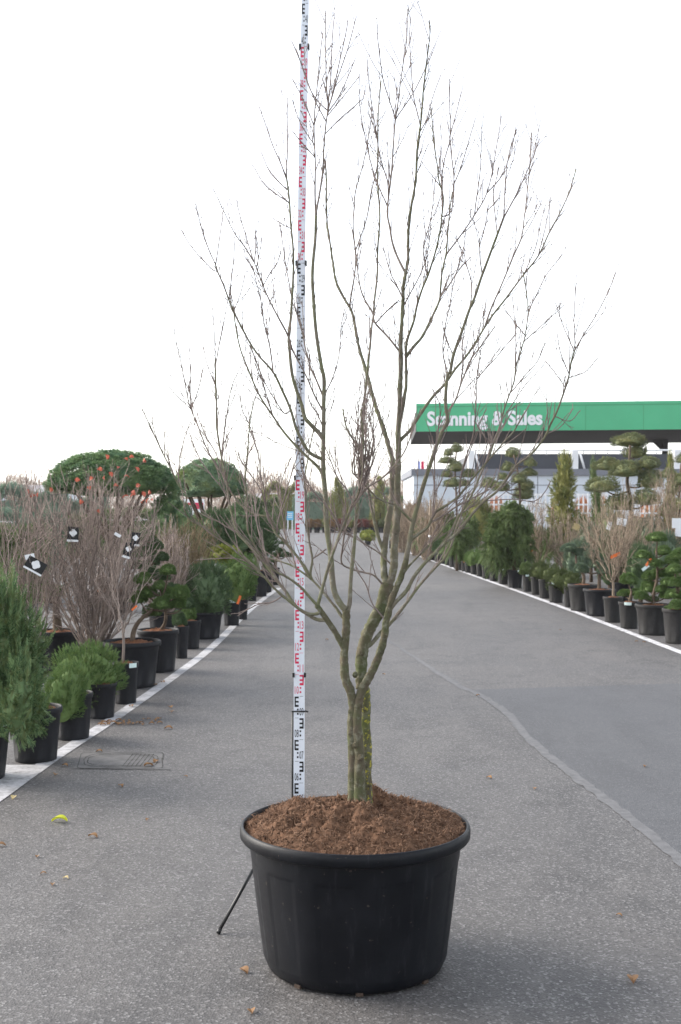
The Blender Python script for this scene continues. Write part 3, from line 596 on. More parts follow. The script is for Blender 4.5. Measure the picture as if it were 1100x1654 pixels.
# right limbs
br('661,875 676,863 691,851 698,836 705.5,825 723.6,814 742,800 764,773 782,751 802,727 816,712 831,696 845,670', 6, 1.2, -.3, 'limb'); br('694.5,846 714.5,834 734.5,820 758,807 790,790', 3.6, 1, .2)
br('700,836 701,801 702,754 705.7,706 710.4,659 700,630', 2.6, .8); br('742,800 745,770 752,740 765,700 769,651 769.5,612 777.7,563', 2.8, .8); br('769.5,614 785,595 801,579 831,541', 1.8, .6); br('776,684 787,712', 1.6, 1)
br('594,1046 599.6,1040 615,1022 630,1007 645,989 663,966 683.6,938 709,910 716,904 729,882 738,853 747,824 757,795', 8, 2.6, .3, 'limb', 'branch', None, .8, 8)
br('627,988 638,974 656,954 669,931 687,909 703,893 720,876 738,862 752,845 763.6,829 782,809 802,794 820,772 834.5,752 852.7,738 869,720 882,702 891,683 900,665 909,638 918,610 923.6,582 929,565', 7.5, 2.2, -.15, 'limb', 'branch', None, .9, 8)
br('929,566 927.7,513 930.5,444', 1.6, .6, .1, tw=.4); br('929,565 940,546 962,511 983.6,467 994.5,442', 1.9, .6, tw=.5); br('928,567 910,527 897.7,490', 1.4, .6, tw=.4); br('918,604 904.5,568 900,538', 1.4, .6, tw=.3); br('917,612 945,601 964.5,579', 1.3, .6, tw=.3); br('913,625 895,600 882,584', 1.2, .6, tw=.3)
br('897,672 920,680 937,664', 1.4, .6, tw=.3); br('782,811 827,807 863,809 880,795 889,778', 1.6, .6, tw=.4); br('883,702 905,690 925,660', 1.4, .6, tw=.4)
br('722,876 732,855 742,833 754,814 767,787 778,762 791,736 798,714 807,687 812,668 820,646 830,618 833,593 842,565 848.6,541 852.7,503 848.6,464 846,440', 4.6, 1, .3, 'limb'); br('852.7,505 869,472 885,440 908,411', 1.6, .6, tw=.5); br('846,550 877,524 910,493', 1.5, .6, tw=.5); br('833,590 832,524 828,480', 1.6, .6, tw=.5); br('848,543 830,520 814,497', 1.3, .6, tw=.4); br('824,636 845,610 868,585 880,555', 1.6, .6, tw=.6); br('810,680 830,650 850,620 868,600', 1.6, .6, tw=.6)
br('620,1002 602,976 592,946 577,923 574,915', 2.2, 1.6, -.3, tw=.4); br('618,949 605,930 587,924 566,918 551,908 554,880 558,858 566,835', 4, 2, -.35); br('630,915 612.7,893 591,880 563,862 545,845 530,820', 3, 1, .2)
br('661,845 649,825 638,815 622,810 607,802 590,784 584,770', 4.4, 2.4, -.3, 'limb'); br('641,935 656,920 672.7,902 691,883 705.5,867 723.6,843 742,832 770,810 800,770', 5, 1.4, .3, 'limb')
br('560,836 575,812 590,790 605,780 625,765 650,735 665,700 680,660', 3.4, .9, -.4); br('549,860 540,835 525,815 505,790 488,765', 2.6, .8, -.3); br('571,814 560,790 545,770 528,730 515,700', 2.6, .8, -.3)
for k in range(9):                                 # the dense brush of thin upright shoots in the middle
    x0 = 566 + 3.2*k + rt.uniform(-3,3); br(f'{574+k*1.5:.0f},{rt.uniform(770,815):.0f} {x0+6:.0f},760 {x0+8+rt.uniform(-4,8):.0f},{rt.uniform(700,730):.0f} {x0+10+rt.uniform(-14,14):.0f},{rt.uniform(640,670):.0f}', 2.6, .8, rt.uniform(-.4,.4), tw=.7)
rgT = np.random.default_rng(33); twig = MB(); buds = MB()
OCT = np.array([[1,0,0],[-1,0,0],[0,1,0],[0,-1,0],[0,0,1.9],[0,0,-1.4]]); OT = [[0,2,4],[2,1,4],[1,3,4],[3,0,4],[2,0,5],[1,2,5],[3,1,5],[0,3,5]]
PXM = TD / F
def bud(p, d, s):
    q = OCT * s; up = np.array([0,0,1.]); v = np.cross(up, d); c = up @ d; K = np.array([[0,-v[2],v[1]],[v[2],0,-v[0]],[-v[1],v[0],0]]); M = np.eye(3) + K + K @ K / (1 + c + 1e-6)
    buds.add(q @ M.T + p, OT)
def shoot(p, d, L, w, lv):
    n = max(3, int(L / (9*PXM))); pts = [p]; d = d.copy()
    for i in range(n):
        d = d + rgT.normal(0, .028, 3) + [0,0,.03]; d /= np.linalg.norm(d); pts.append(pts[-1] + d * L/n)
    pts = np.array(pts); rad = np.linspace(w, max(w*.5, .85), n+1)/2*PXM; V_, T_ = tube(pts, rad, 4, False); twig.add(V_, T_)
    for i in range(1, n+1):
        if rgT.uniform() < .8:
            e = pts[i]-pts[i-1]; e /= np.linalg.norm(e); off = np.cross(e, rgT.normal(0,1,3)); off /= np.linalg.norm(off); bud(pts[i] + off*rad[i]*1.2, e, rgT.uniform(.5,.8)*PXM)
    if lv > 0 and L > 26*PXM:
        for k in range(rgT.integers(0, 2 + int(L/(45*PXM)))):
            j = rgT.integers(1, n); e = pts[j+1]-pts[j]; e /= np.linalg.norm(e); s = np.cross(e, rgT.normal(0,1,3)); s /= np.linalg.norm(s); ang = rgT.uniform(.3,.55)
            shoot(pts[j], e*math.cos(ang)+s*math.sin(ang), L*rgT.uniform(.3,.6), w*.7, lv-1)
tint = {'branch': MAT['branch'], 'limb': MAT['limb'], 'bark': MAT['bark'], 'bark_moss': MAT['bark_moss']}
for b in BR:
    X, r = b['X'], b['r']; k = b['n']
    rad = r * (1 + (rgT.normal(0, .035, len(r)) if r[0] > .008 else rgT.normal(0, .06, len(r))))
    mb = MB(); V_, T_ = tube(X, np.maximum(rad, 1.35*PXM/2), k if r[0] > .004 else 5, True)
    if r[0] > .015: V_ = V_ + rgT.normal(0, .0011, V_.shape)
    mb.add(V_, T_); o = mb.build(b['name'], tint[b['mat']] if r[0] > 1.6*PXM or b['mat'] != 'branch' else MAT['twig'], tree)
    if b['tw'] <= 0: continue
    L = b['L']; seg = np.r_[0, np.cumsum(np.linalg.norm(np.diff(X, axis=0), axis=1))]; tot = seg[-1]
    s = tot * .14; 
    while s < tot*.985:
        i = min(np.searchsorted(seg, s), len(X)-1); i = max(i, 1); e = X[i]-X[i-1]; e /= np.linalg.norm(e); wl = r[i]*2/PXM
        if X[i][2] > 1.35:
            q = np.cross(e, rgT.normal(0,1,3) * [1, .8, 1]); q /= np.linalg.norm(q); ang = rgT.uniform(.3, .62); dd = e*math.cos(ang) + q*math.sin(ang); dd[2] += .3; dd /= np.linalg.norm(dd)
            ln = min(rgT.uniform(30, 105) * (1.05 - .45*s/tot), tot*.55/PXM) * PXM
            if wl < 1.6: ln *= .55
            shoot(X[i], dd, ln, min(1.6, wl*.72), 1)
        s += rgT.uniform(12, 28) * PXM / b['tw'] * (1.0 if wl < 4 else 1.5) * (.78 if X[i][2] < 2.7 else 1.0)
    for i in range(1, len(X)):
        if r[i]*2/PXM < 2.2:
            e = X[i]-X[i-1]; e /= np.linalg.norm(e); q = np.cross(e, rgT.normal(0,1,3)); q /= np.linalg.norm(q); bud(X[i]+q*r[i], e, rgT.uniform(.65,1.0)*PXM)
stuffpart(twig.build('twigs', MAT['twig'], tree)); stuffpart(buds.build('buds', MAT['twig'], tree, False))

# ------------------------------------------------------------------ levelling staff
SD = 5.44
def staff_x(z):                                    # slight lean to the right, read off the photo
    return (np.interp(z, [0, .5, 1, 2, 3, 4, 4.35], [482.6, 483, 483.3, 484.8, 486.4, 491.5, 494.5]) - CX) * SD / F
base = np.array([staff_x(0), SD, 0.0])
staff = thing('measuring_staff', base, 'white telescopic measuring staff with black and red graduations standing behind the tub', 'measuring staff')
secs = [(0, 1.10, .0505), (1.095, 2.01, .0465), (2.005, 3.0, .042), (2.995, 4.0, .0375), (3.995, 4.95, .034)]
def numeral(txt, w, h):
    c = bpy.data.curves.new('numeral', 'FONT'); c.body = txt; c.align_x = 'CENTER'; c.align_y = 'CENTER'; c.resolution_u = 2
    ob = bpy.data.objects.new('numeral', c); COL.objects.link(ob); bpy.context.view_layer.update(); dg = bpy.context.evaluated_depsgraph_get()
    me = bpy.data.meshes.new_from_object(ob.evaluated_get(dg)); bpy.data.objects.remove(ob); bpy.data.curves.remove(c)
    v = np.array([x.co[:] for x in me.vertices]); lo, hi = v.min(0), v.max(0); v = (v - (lo+hi)/2) / np.where(hi-lo > 1e-6, hi-lo, 1)
    nv = np.zeros_like(v); nv[:,0] = v[:,0]*w; nv[:,2] = v[:,1]*h; me.vertices.foreach_set('co', nv.astype(np.float32).ravel()); me.update(); return me
for z0, z1, w in secs:
    mb = MB(); zs = np.linspace(z0, z1, 9); th = .011 + .35*(w-.03)
    for a, b in zip(zs[:-1], zs[1:]):
        xa, xb = staff_x(a), staff_x(b); V = [[xa-w/2,SD-th/2,a],[xa+w/2,SD-th/2,a],[xa+w/2,SD+th/2,a],[xa-w/2,SD+th/2,a],[xb-w/2,SD-th/2,b],[xb+w/2,SD-th/2,b],[xb+w/2,SD+th/2,b],[xb-w/2,SD+th/2,b]]
        mb.add(V, [[0,1,5],[0,5,4],[1,2,6],[1,6,5],[2,3,7],[2,7,6],[3,0,4],[3,4,7]] + ([[0,2,1],[0,3,2]] if a == z0 else []) + ([[4,5,6],[4,6,7]] if b == z1 else []))
    sec = mb.build('staff_section', MAT['white'], staff, False); sec['_o'] = staff['_o']
    yf = SD - th/2 - .0012; gm = {'r': MB(), 'k': MB()}
    for dm in range(int(round(z0*10)), int(round(z1*10 + .49))):
        zb_ = dm/10.
        if zb_ < z0 - .005 or zb_ + .1 > z1 + .011: continue
        red = int(zb_) % 2 == 1; g = gm['r' if red else 'k']; sgn = 1 if dm % 2 else -1      # odd: block on the left half
        def rect(a, b, za, zc):                    # a,b across the face as a fraction of the half width
            xs = sorted([-sgn*a*w/2, -sgn*b*w/2]); xc = staff_x(za); g.quad([xc+xs[0],yf,za],[xc+xs[1],yf,za],[xc+xs[1],yf,zc],[xc+xs[0],yf,zc])
        t = zb_ + .1
        rect(.60,.82, t-.05, t-.002)
        for k in (0, .02, .04): rect(.08,.60, t-.012-k+.002, t-.002-k) if k < .04 else rect(.08,.60, t-.05, t-.040)
        rect(.10,.38, t-.066, t-.058); rect(.10,.38, t-.086, t-.077)
        g.quad(*[[staff_x(t)+sgn*x,yf,z] for x, z in ((.08*w/2,t-.0015),(.75*w/2,t-.0015),(.75*w/2,t),(.08*w/2,t))])
        if dm >= 4 and dm < 44:
            me = numeral(f'{dm:02d}', w*.36, .036); o = link('numeral', me, MAT['mark_red' if red else 'mark_black'], sec); o.location = Vector(np.array([staff_x(zb_+.03)+sgn*w*.22, yf, zb_+.028]) - base)
    for k, m in (('r','mark_red'),('k','mark_black')):
        if gm[k].v: gm[k].build('graduation_marks', MAT[m], sec, False)
for z, w in ((1.098,.0505),(2.008,.0465),(3.0,.042),(4.0,.0375)):
    for s in (-1, 1):
        mb = MB(); x = staff_x(z) + s*(w/2+.001); mb.box((x-.005,SD-.016,z-.011),(x+.005,SD+.014,z+.011)); mb.build('joint_clip', MAT['black'], staff, False)
# tripod clamp that holds the staff
tri = thing('staff_tripod', base + [-.03, .02, 0], 'black folding tripod clamped to the measuring staff, one leg showing beside the tub', 'tripod')
sx = staff_x(.5); mb = MB(); mb.bar([sx-.0305,SD+.01,.40],[sx-.0295,SD+.01,.93],.0055); mb.build('support_rod', MAT['black'], tri)
for z in (.515, .93):
    mb = MB(); mb.box((staff_x(z)-.034,SD-.0165,z-.003),(staff_x(z)+.028,SD-.0125,z+.003)); mb.box((staff_x(z)+.024,SD-.0165,z-.003),(staff_x(z)+.028,SD+.03,z+.003)); mb.box((staff_x(z)-.034,SD-.0165,z-.003),(staff_x(z)-.030,SD+.03,z+.003)); mb.bar([staff_x(z)+.027,SD,z],[staff_x(z)+.042,SD-.004,z-.004],.004); mb.build('clamp_band', MAT['black'], tri, False)
mb = MB(); mb.box((sx-.055,SD+.012,.43),(sx+.012,SD+.045,.515)); mb.build('head', MAT['black'], tri, False)
foot = G(352,1509); top = np.array([sx-.045, SD+.02, .50])
for f, t_ in ((foot, top), (np.array([.14, 5.36, 0.0]), np.array([sx+.008,SD+.02,.49])), (np.array([sx+.02, 6.0, 0.0]), np.array([sx-.02,SD+.05,.49]))):
    mid = f + (t_-f)*.52; f = f + np.array([0,0,.006]); mb = MB(); mb.tube([t_, mid], [.011,.011], 10); lg = mb.build('leg', MAT['black'], tri); lg['_o'] = tri['_o']
    mb = MB(); mb.tube([mid+(t_-mid)*.05, f], [.008,.008], 10); mb.build('lower_leg', MAT['black'], lg)
    mb = MB(); mb.tube([mid+(t_-mid)*.06, mid-(t_-mid)*.05], [.0135,.0135], 10); c0 = mid; mb.bar(c0, c0+[.028,-.012,.004], .005); mb.build('lock_knob', MAT['black'], lg)
    mb = MB(); mb.tube([f+(t_-f)*.03, f-[0,0,.004]], [.0105,.0095], 10); mb.build('foot', MAT['black'], lg)
# ------------------------------------------------------------------ nursery pots (unit templates) and plants
def ribs(prof, th):
    k = np.ones((len(prof), len(th)))
    for i, (r, z) in enumerate(prof):
        if .1 < z < .80: k[i] = 1 - .022*np.clip(np.cos(th*9)*4, 0, 1)
    return k
mb = MB(); mb.lathe([(.02,.0),(.76,.0),(.785,.015),(.79,.05),(.80,.099),(.803,.11),(.87,.5),(.915,.795),(.92,.81),(.93,.90)], 54, ribs); POT = mb.mesh('pot')
mb = MB(); mb.lathe([(.90,.885),(.985,.89),(1.0,.91),(1.0,.975),(.985,1.0),(.93,1.0),(.91,.97),(.90,.80)], 40); RIMM = mb.mesh('rim')
rgp = np.random.default_rng(50); mb = MB(); rs_ = np.linspace(.01,.925,9); an_ = np.arange(30)*2*math.pi/30; A_, B_ = np.meshgrid(rs_, an_, indexing='ij')
Z_ = .90 + .10*(1-(A_/.93)**2) + rgp.normal(0,.018,A_.shape); V = np.stack([A_*np.cos(B_),A_*np.sin(B_),Z_],2).reshape(-1,3); T = []
for i in range(8):
    for j in range(30): a = i*30+j; b = i*30+(j+1)%30; T += [[a,a+30,b+30],[a,b+30,b]]
mb.add(V, T); MUL = mb.mesh('mulch')
mb = MB()
for j in range(9):                                 # a strip label bent round the rim
    a0, a1 = (j-4.5)*.075, (j-3.5)*.075; mb.quad([1.012*math.cos(a0),1.012*math.sin(a0),.89],[1.012*math.cos(a1),1.012*math.sin(a1),.89],[1.012*math.cos(a1),1.012*math.sin(a1),1.0],[1.012*math.cos(a0),1.012*math.sin(a0),1.0])
LAB = mb.mesh('pot_label', False)
for me in (POT, RIMM): me.materials.append(MAT['pot'])
MUL.materials.append(MAT['barkmulch']); LAB.materials.append(MAT['mint'])
rpl = random.Random(77)
def potted(name, label, cat, px, py, wpx, hpx, group=None, mat='pot', lab=None, mulch=True):
    Df = gD(py); r0 = wpx/2*Df/F; D = Df + r0*.79; r = wpx/2*D/F; h = hpx*D/F
    loc = np.array([(px-CX)*D/F, D, 0.0]); t = thing(name, loc, label, cat, group); t['_D'] = D; t['_r'] = r; t['_h'] = h
    p = inst('pot', POT, t, loc, (r, r, h), rpl.uniform(0, .7), MAT[mat])
    o = bpy.data.objects.new('rim', RIMM); COL.objects.link(o); o.parent = p
    if mat != 'pot': o.material_slots[0].link = 'OBJECT'; o.material_slots[0].material = MAT[mat]
    if lab is not None:
        l = bpy.data.objects.new('pot_label', LAB); COL.objects.link(l); l.parent = p; l.rotation_euler = (0,0,R(lab) - p.rotation_euler.z)
    if mulch: inst('mulch', MUL, t, loc, (r, r, h), rpl.uniform(0, 6))
    return t
def foliage(t, kind, mat, px, py, wpx, hpx, dD=0.0, name='foliage', v=None, depth=.9, flat=False):
    D = t['_D'] + dD; me = TP[kind][rpl.randrange(len(TP[kind])) if v is None else v]; s = D/F; c = P(px, py, D)
    zs = hpx/1.5*s*1.05; c = c - np.array([0,0,hpx/6*s]); wpx = wpx*(1.13 if kind == 'cushion' else 1.03); zs = zs*(1.08 if kind == 'cushion' else 1)
    return inst(name, me, t, c, (wpx/2*s, wpx/2*s*depth, zs), rpl.uniform(0, 6.28), MAT[mat])
def pads(t, lst, mat='pine', kind='mid', name='foliage_pad', stems=True, trunk=None, r=.012, sm='pinebark', spread=.12):
    D0 = t['_D']; top = np.array([*t['_o'][:2], t['_h']*.92])
    tr = [top + [0,0,-.03]] + ([P(x, y, D0) for x, y in trunk] if trunk else [])
    if len(tr) > 1: mb = MB(); q = smooth_path(tr, 4); mb.tube(q, np.linspace(r*2.6, r*1.3, len(q)), 8); mb.build('trunk', MAT[sm], t)
    tr = smooth_path(tr, 4) if len(tr) > 1 else np.array(tr)
    for (x, y, w, h) in lst:
        dD = rpl.uniform(-spread, spread)*D0*.1; foliage(t, kind, mat, x, y, w, h, dD, name)
        e = P(x, y + h*.12, D0 + dD); dist = np.linalg.norm(tr - e, axis=1) + np.maximum(0, tr[:,2]-e[2]+.05)*3; i = dist.argmin(); a = tr[i]
        mb = MB(); m = (a+e)/2 + [0,0,-.12*np.linalg.norm(e-a)]; q = smooth_path([a, m, e], 4); mb.tube(q, np.linspace(r*1.1, r*.6, len(q)), 6); mb.build('branch', MAT[sm], t)
def shrub(t, hpx, wpx, n, seed, mat, r0=.006, trunk=0., sub=10, sub2=3, base=.05, z0=None, dx=0., **kw):
    s = t['_D']/F; z = t['_h']*.9 if z0 is None else z0; mb = shrub_mb(hpx*s, wpx*s, n, seed, r0, base, 3, sub, sub2, trunk, **kw)
    me = mb.mesh('stems', True); o = inst('stems', me, t, np.array(t['_o']) + [dx,0,z], mat=MAT[mat]); return o
def plate(t, px, py, wpx, hpx, rot, mats, name, D=None, label=None, thick=.004):
    D = D or t['_D']; s = D/F; mb = MB(); Mx = Matrix.Translation(P(px,py,D)) @ Matrix.Rotation(R(rot),4,'Y') @ Matrix.Rotation(R(8),4,'Z'); mb.box((-wpx*s/2,-thick/2,-hpx*s/2),(wpx*s/2,thick/2,hpx*s/2), Mx)
    o = mb.build(name, MAT[mats], t, False); o['_o'] = t['_o']; return o, Mx, s
def plant_card(t, px, py, wpx, hpx, rot, D):      # black card with a white flower and a white strip
    o, Mx, s = plate(t, px, py, wpx, hpx, rot, 'mark_black', 'plant_card', D); f = MB(); w, h = wpx*s, hpx*s; n = 20
    for k in range(n):
        a0, a1 = k*6.283/n, (k+1)*6.283/n; r0, r1 = [.30*(.72+.28*abs(math.cos(2*a)))*min(w,h)*1.15 for a in (a0, a1)]; q = np.array([[0,-.004,h*.1],[r0*math.cos(a0),-.004,h*.1+r0*math.sin(a0)],[r1*math.cos(a1),-.004,h*.1+r1*math.sin(a1)]])
        f.add(q @ np.array(Mx)[:3,:3].T + np.array(Mx)[:3,3], [[0,1,2]])
    f.build('flower_print', MAT['card'], o, False); f = MB(); f.box((-w*.5,-.0045,-h*.5),(w*.5,-.0035,-h*.36), Mx); f.build('white_strip', MAT['card'], o, False)
def tagstrip(t, px, py, L, rot, mat, D):
    plate(t, px, py, L, L*.28, rot, mat, 'tag', D)
PINEP = 'pine'
# ---- left row, nearest first
t = potted('potted_conifer', 'blue-green feathery conifer in a black pot, its foliage spilling over the painted line', 'potted plant', -36, 1266, 108, 98, lab=-35)
foliage(t, 'spray', 'sequoia', -8, 1066, 150, 250, 0, v=0); foliage(t, 'spray', 'sequoia', 30, 1120, 100, 130, -.25, v=1); foliage(t, 'spray', 'sequoia', 35, 1040, 90, 120, .1, v=1)
mb = MB(); b0 = np.array(t['_o']); mb.tube([b0+[0,0,t['_h']*.85], b0+[.03,0,1.0]], [.03,.01], 8); mb.build('trunk', MAT['pinebark'], t)
t = potted('potted_pine', 'small low mugo pine in a wide black pot, tucked against the feathery conifer', 'potted plant', 58, 1234, 84, 86); foliage(t, 'cushion', 'mugo', 50, 1150, 68, 78, -.1); mb = MB(); b0 = np.array(t['_o']); mb.tube([b0+[0,0,t['_h']*.88], b0+[-.02,0,t['_h']+.15]], [.02,.01], 6); mb.build('trunk', MAT['pinebark'], t)
t = potted('potted_pine', 'compact bright green mugo cushion, smaller of the two cushion pines standing together', 'potted plant', 118, 1197, 64, 74); foliage(t, 'cushion', 'mugo', 104, 1115, 76, 86, -.12); mb = MB(); b0 = np.array(t['_o']); mb.tube([b0+[0,0,t['_h']*.88], b0+[-.05,0,t['_h']+.15]], [.02,.01], 6); mb.build('trunk', MAT['pinebark'], t)
t = potted('potted_pine', 'broad bright green mugo cushion, wider of the two cushion pines standing together', 'potted plant', 164, 1162, 50, 56); foliage(t, 'cushion', 'mugo', 138, 1086, 124, 98, .1); mb = MB(); b0 = np.array(t['_o']); mb.tube([b0+[0,0,t['_h']*.88], b0+[-.1,0,t['_h']+.12]], [.02,.01], 6); mb.build('trunk', MAT['pinebark'], t)
t = potted('potted_shrub', 'slender bare shrub on a short stem in a small black pot with a mint label', 'potted plant', 203, 1138, 42, 66, lab=-45)
shrub(t, 250, 110, 9, 4, 'shrub_brown', .0055, .42, 7, 2, .03, dx=-.03)
tagstrip(t, 217, 982, 11, -40, 'orange', t['_D'])
t = potted('potted_pine', 'pine with a leaning trunk and rounded needle pads in the widest black pot with mulch', 'potted plant', 213, 1113, 94, 73)
pads(t, [(274,967,50,36),(293,957,32,28),(272,921,30,20),(258,946,24,17),(246,987,34,22),(240,957,34,24),(288,975,30,20),(225,965,34,24),(232,935,30,22),(262,975,34,24)], 'mugo', trunk=[(216,1020),(226,1002),(246,985),(262,965)], r=.012)
t = potted('potted_pine', 'upright pine with stacked needle tufts in a mulched black pot', 'potted plant', 255, 1087, 68, 67)
pads(t, [(246,908,24,18),(238,865,32,26),(236,890,40,28),(220,913,34,18),(243,926,36,25),(225,940,30,20),(262,900,22,18),(278,955,36,26),(300,975,34,22),(250,880,30,22),(226,880,28,20),(262,930,30,22),(230,955,28,20)], 'pine', trunk=[(268,1000),(262,960),(245,910),(240,870)], r=.009)
t = potted('potted_pine', 'narrow black pot with a small dark pine between two mulched pots', 'potted plant', 293, 1064, 24, 52); foliage(t, 'mid', 'pine', 290, 1000, 26, 30, .1)
t = potted('potted_pine', 'black pot with a small pine tuft squeezed behind the narrow pot', 'potted plant', 308, 1049, 34, 46); foliage(t, 'mid', 'mugo', 305, 990, 30, 30, .1)
t = potted('potted_pine', 'wide dark blue-green pine bush filling its black pot', 'potted plant', 329, 1033, 64, 43); foliage(t, 'cushion', 'pine', 336, 948, 84, 88); foliage(t, 'cushion', 'pine', 318, 965, 50, 50, -.1)
t = potted('potted_pine', 'fresh green pine bush with yellow-green tips and an orange tag on its pot', 'potted plant', 374, 1011, 30, 42, lab=-80); foliage(t, 'cushion', 'mugo', 384, 932, 66, 72); foliage(t, 'mid', 'mugo_y', 362, 898, 66, 34, .4); tagstrip(t, 386, 969, 14, -72, 'orange', t['_D']-.25)
t = potted('potted_pine', 'slim black pot with a pine seedling beside the pot with an orange tag', 'potted plant', 392, 1001, 18, 32); foliage(t, 'mid', 'pine', 390, 962, 22, 28, .1)
t = potted('potted_pine', 'small black pot of clipped green pine near where the painted line narrows', 'potted plant', 407, 971, 18, 26); foliage(t, 'mid', 'mugo', 404, 938, 26, 28)
t = potted('potted_pine', 'tall dark broad pine with drooping needles in a mulched pot far along the painted line', 'potted plant', 421, 964, 24, 42)
for q in ((385,850,90,70),(350,850,60,60),(420,870,60,60),(375,890,70,50),(345,880,50,50),(400,820,50,40)): foliage(t, 'cushion', 'pine', *q, rpl.uniform(-.3,.6))
mb = MB(); b0 = np.array(t['_o']); mb.tube(smooth_path([b0+[0,0,.4], P(410,890,t['_D']), P(395,850,t['_D'])],4), np.linspace(.05,.02,9), 8); mb.build('trunk', MAT['limb'], t)
t = potted('potted_pine', 'thin black pot with a dark tuft between the broad pine and the small cloud pine', 'potted plant', 433, 957, 14, 34); foliage(t, 'mid', 'pine', 432, 915, 20, 24)
t = potted('potted_pine', 'small cloud-pruned pine with dark round pads in a mulched pot', 'potted plant', 444, 945, 16, 28); pads(t, [(453,889,18,10),(446,897,20,10),(463,896,22,11),(459,876,14,9),(438,905,18,10)], 'pine', trunk=[(446,905),(454,890)], r=.02)
# ---- left, behind the row
t = potted('potted_pine', 'thick-trunked pine with a yellow-green tuft behind the bare brown shrubs', 'potted plant', 94, 1088, 74, 66); pads(t, [(88,955,34,24),(75,948,26,18),(66,962,26,16)], 'mugo', trunk=[(92,1000),(90,972)], r=.025)
t = potted('bare_shrub', 'large dense bare brown shrub with curled red leaves and black picture cards', 'shrub', 150, 1106, 64, 60)
o = shrub(t, 312, 235, 95, 7, 'shrub_brown', .0085, 0., 8, 2, .12, spreadpow=.55, curve=.5)
D = t['_D']
plant_card(t, 118, 863, 18, 24, 4, D-.5); plant_card(t, 207, 889, 14, 26, 17, D-.5); plant_card(t, 219, 871, 14, 22, 5, D-.45); plate(t, 190, 864, 11, 5, 32, 'card', 'paper_tag', D-.5)
tops = [(173,738),(203,741),(212,738),(233,744),(190,754),(222,758),(179,766),(205,769),(125,775),(147,773),(223,784),(188,784),(144,788),(215,795),(202,801),(232,798),(241,795),(131,810),(160,826),(238,808),(230,810),(246,806),(162,758),(168,772),(214,800)]
DL = np.array([t['_o'][0], D, 0]); rgl = np.random.default_rng(8)
LEAF = MB(); u_ = np.linspace(0,1,6)
for i in range(5):
    w0, w1 = .38*math.sin(math.pi*min(u_[i]+.03,1))**.8, .38*math.sin(math.pi*min(u_[i+1],.99))**.8; z0, z1 = -.9*(u_[i]-.5)**2, -.9*(u_[i+1]-.5)**2
    for s in (-1, 1): LEAF.quad([0,u_[i]-.5,z0],[s*w0,u_[i]-.5,z0+.16],[s*w1,u_[i+1]-.5,z1+.16],[0,u_[i+1]-.5,z1])
LEAFM = LEAF.mesh('leaf', True)
for (x, y) in tops:
    dd = rgl.uniform(-.35,.3); o = inst('leaf', LEAFM, t, P(x, y, D+dd), (.065,)*3, 0, MAT['redleaf']); o.rotation_euler = tuple(rgl.uniform(-1.6,1.6,3))
    mb = MB(); e = P(x, y+1, D+dd); a = e + np.array([(150-x)*.0016*3, 0, -.34]); b = a + np.array([(150-x)*.0016*2,0,-.35]); mb.tube(smooth_path([b,a,e],3), np.linspace(.0028,.0014,7), 4); mb.build('twig', MAT['shrub_brown'], t)
t = potted('bare_shrub', 'loose bare grey-brown shrub with a tilted black flower card', 'shrub', 40, 1118, 66, 62); shrub(t, 345, 190, 44, 9, 'shrub_brown', .008, 0., 7, 2, .09, curve=.5); plant_card(t, 57, 914, 32, 22, 30, t['_D']-.5); plate(t, 48, 899, 15, 8, -12, 'card', 'paper_tag', t['_D']-.45)
for (x, y) in ((45,793),(52,800),(60,799),(82,791)):
    o = inst('leaf', LEAFM, t, P(x, y, t['_D']), (.06,)*3, 0, MAT['redleaf']); o.rotation_euler = tuple(rgl.uniform(-1.6,1.6,3))
    mb = MB(); e = P(x, y+1, t['_D']); mb.tube(smooth_path([e-[(x-40)*.004,0,.8], e-[(x-40)*.001,0,.35], e],3), np.linspace(.003,.0014,7), 4); mb.build('twig', MAT['shrub_brown'], t)
t = potted('bare_shrub', 'rounded olive-brown bare shrub packed with upright twigs', 'shrub', 300, 1020, 50, 46); shrub(t, 150, 110, 90, 10, 'shrub_olive', .009, 0., 7, 2, .15, spreadpow=.5)
t = potted('bare_shrub', 'lower reddish-brown twiggy shrub beside the olive-brown one', 'shrub', 262, 1035, 46, 46); shrub(t, 165, 90, 60, 12, 'shrub_brown', .009, 0., 7, 2, .15, spreadpow=.5)
# umbrella pines
def umbrella(px, top, w, bot, D, label, mat, v, seed):
    loc = np.array([(px-CX)*D/F, D, 0.]); t = thing('umbrella_pine', loc, label, 'tree'); t['_D'] = D; t['_h'] = .3
    s = D/F; zt = P(px, top, D)[2]; zb = P(px, bot, D)[2]; rz = (zt-zb)/1.28; c = loc + [0,0,zb+.28*rz]
    inst('crown', TP['dome'][v], t, c, (w/2*s, w/2*s, rz), seed, MAT[mat])
    mb = MB(); tr = smooth_path([loc+[0,0,.3], loc+[.05,0,.8], loc+[0,0,1.25]],4); mb.tube(tr, np.linspace(.09,.07,len(tr)), 10); mb.build('trunk', MAT['pinebark'], t); rg = np.random.default_rng(seed)
    for k in range(9):
        a = k*.7+rg.uniform(0,.4); e = c + [math.cos(a)*w/2*s*.7, math.sin(a)*w/2*s*.7, rz*.2]; mb = MB(); q = smooth_path([loc+[0,0,1.2], (loc+[0,0,1.2]+e)/2+[0,0,-.05], e],4); mb.tube(q, np.linspace(.05,.02,len(q)), 7); mb.build('branch', MAT['pinebark'], t)
    inst('pot', POT, t, loc, (.45,.45,.42), 0, MAT['pot']); inst('mulch', MUL, t, loc, (.45,.45,.42), 1); return t
umbrella(181, 727, 208, 803, 22, 'large umbrella-shaped pine with a wide clipped dome crown', 'dome', 0, 1)
umbrella(338, 741, 122, 806, 28, 'smaller umbrella-shaped pine with a rounder bluish dome crown', 'dome2', 1, 2)
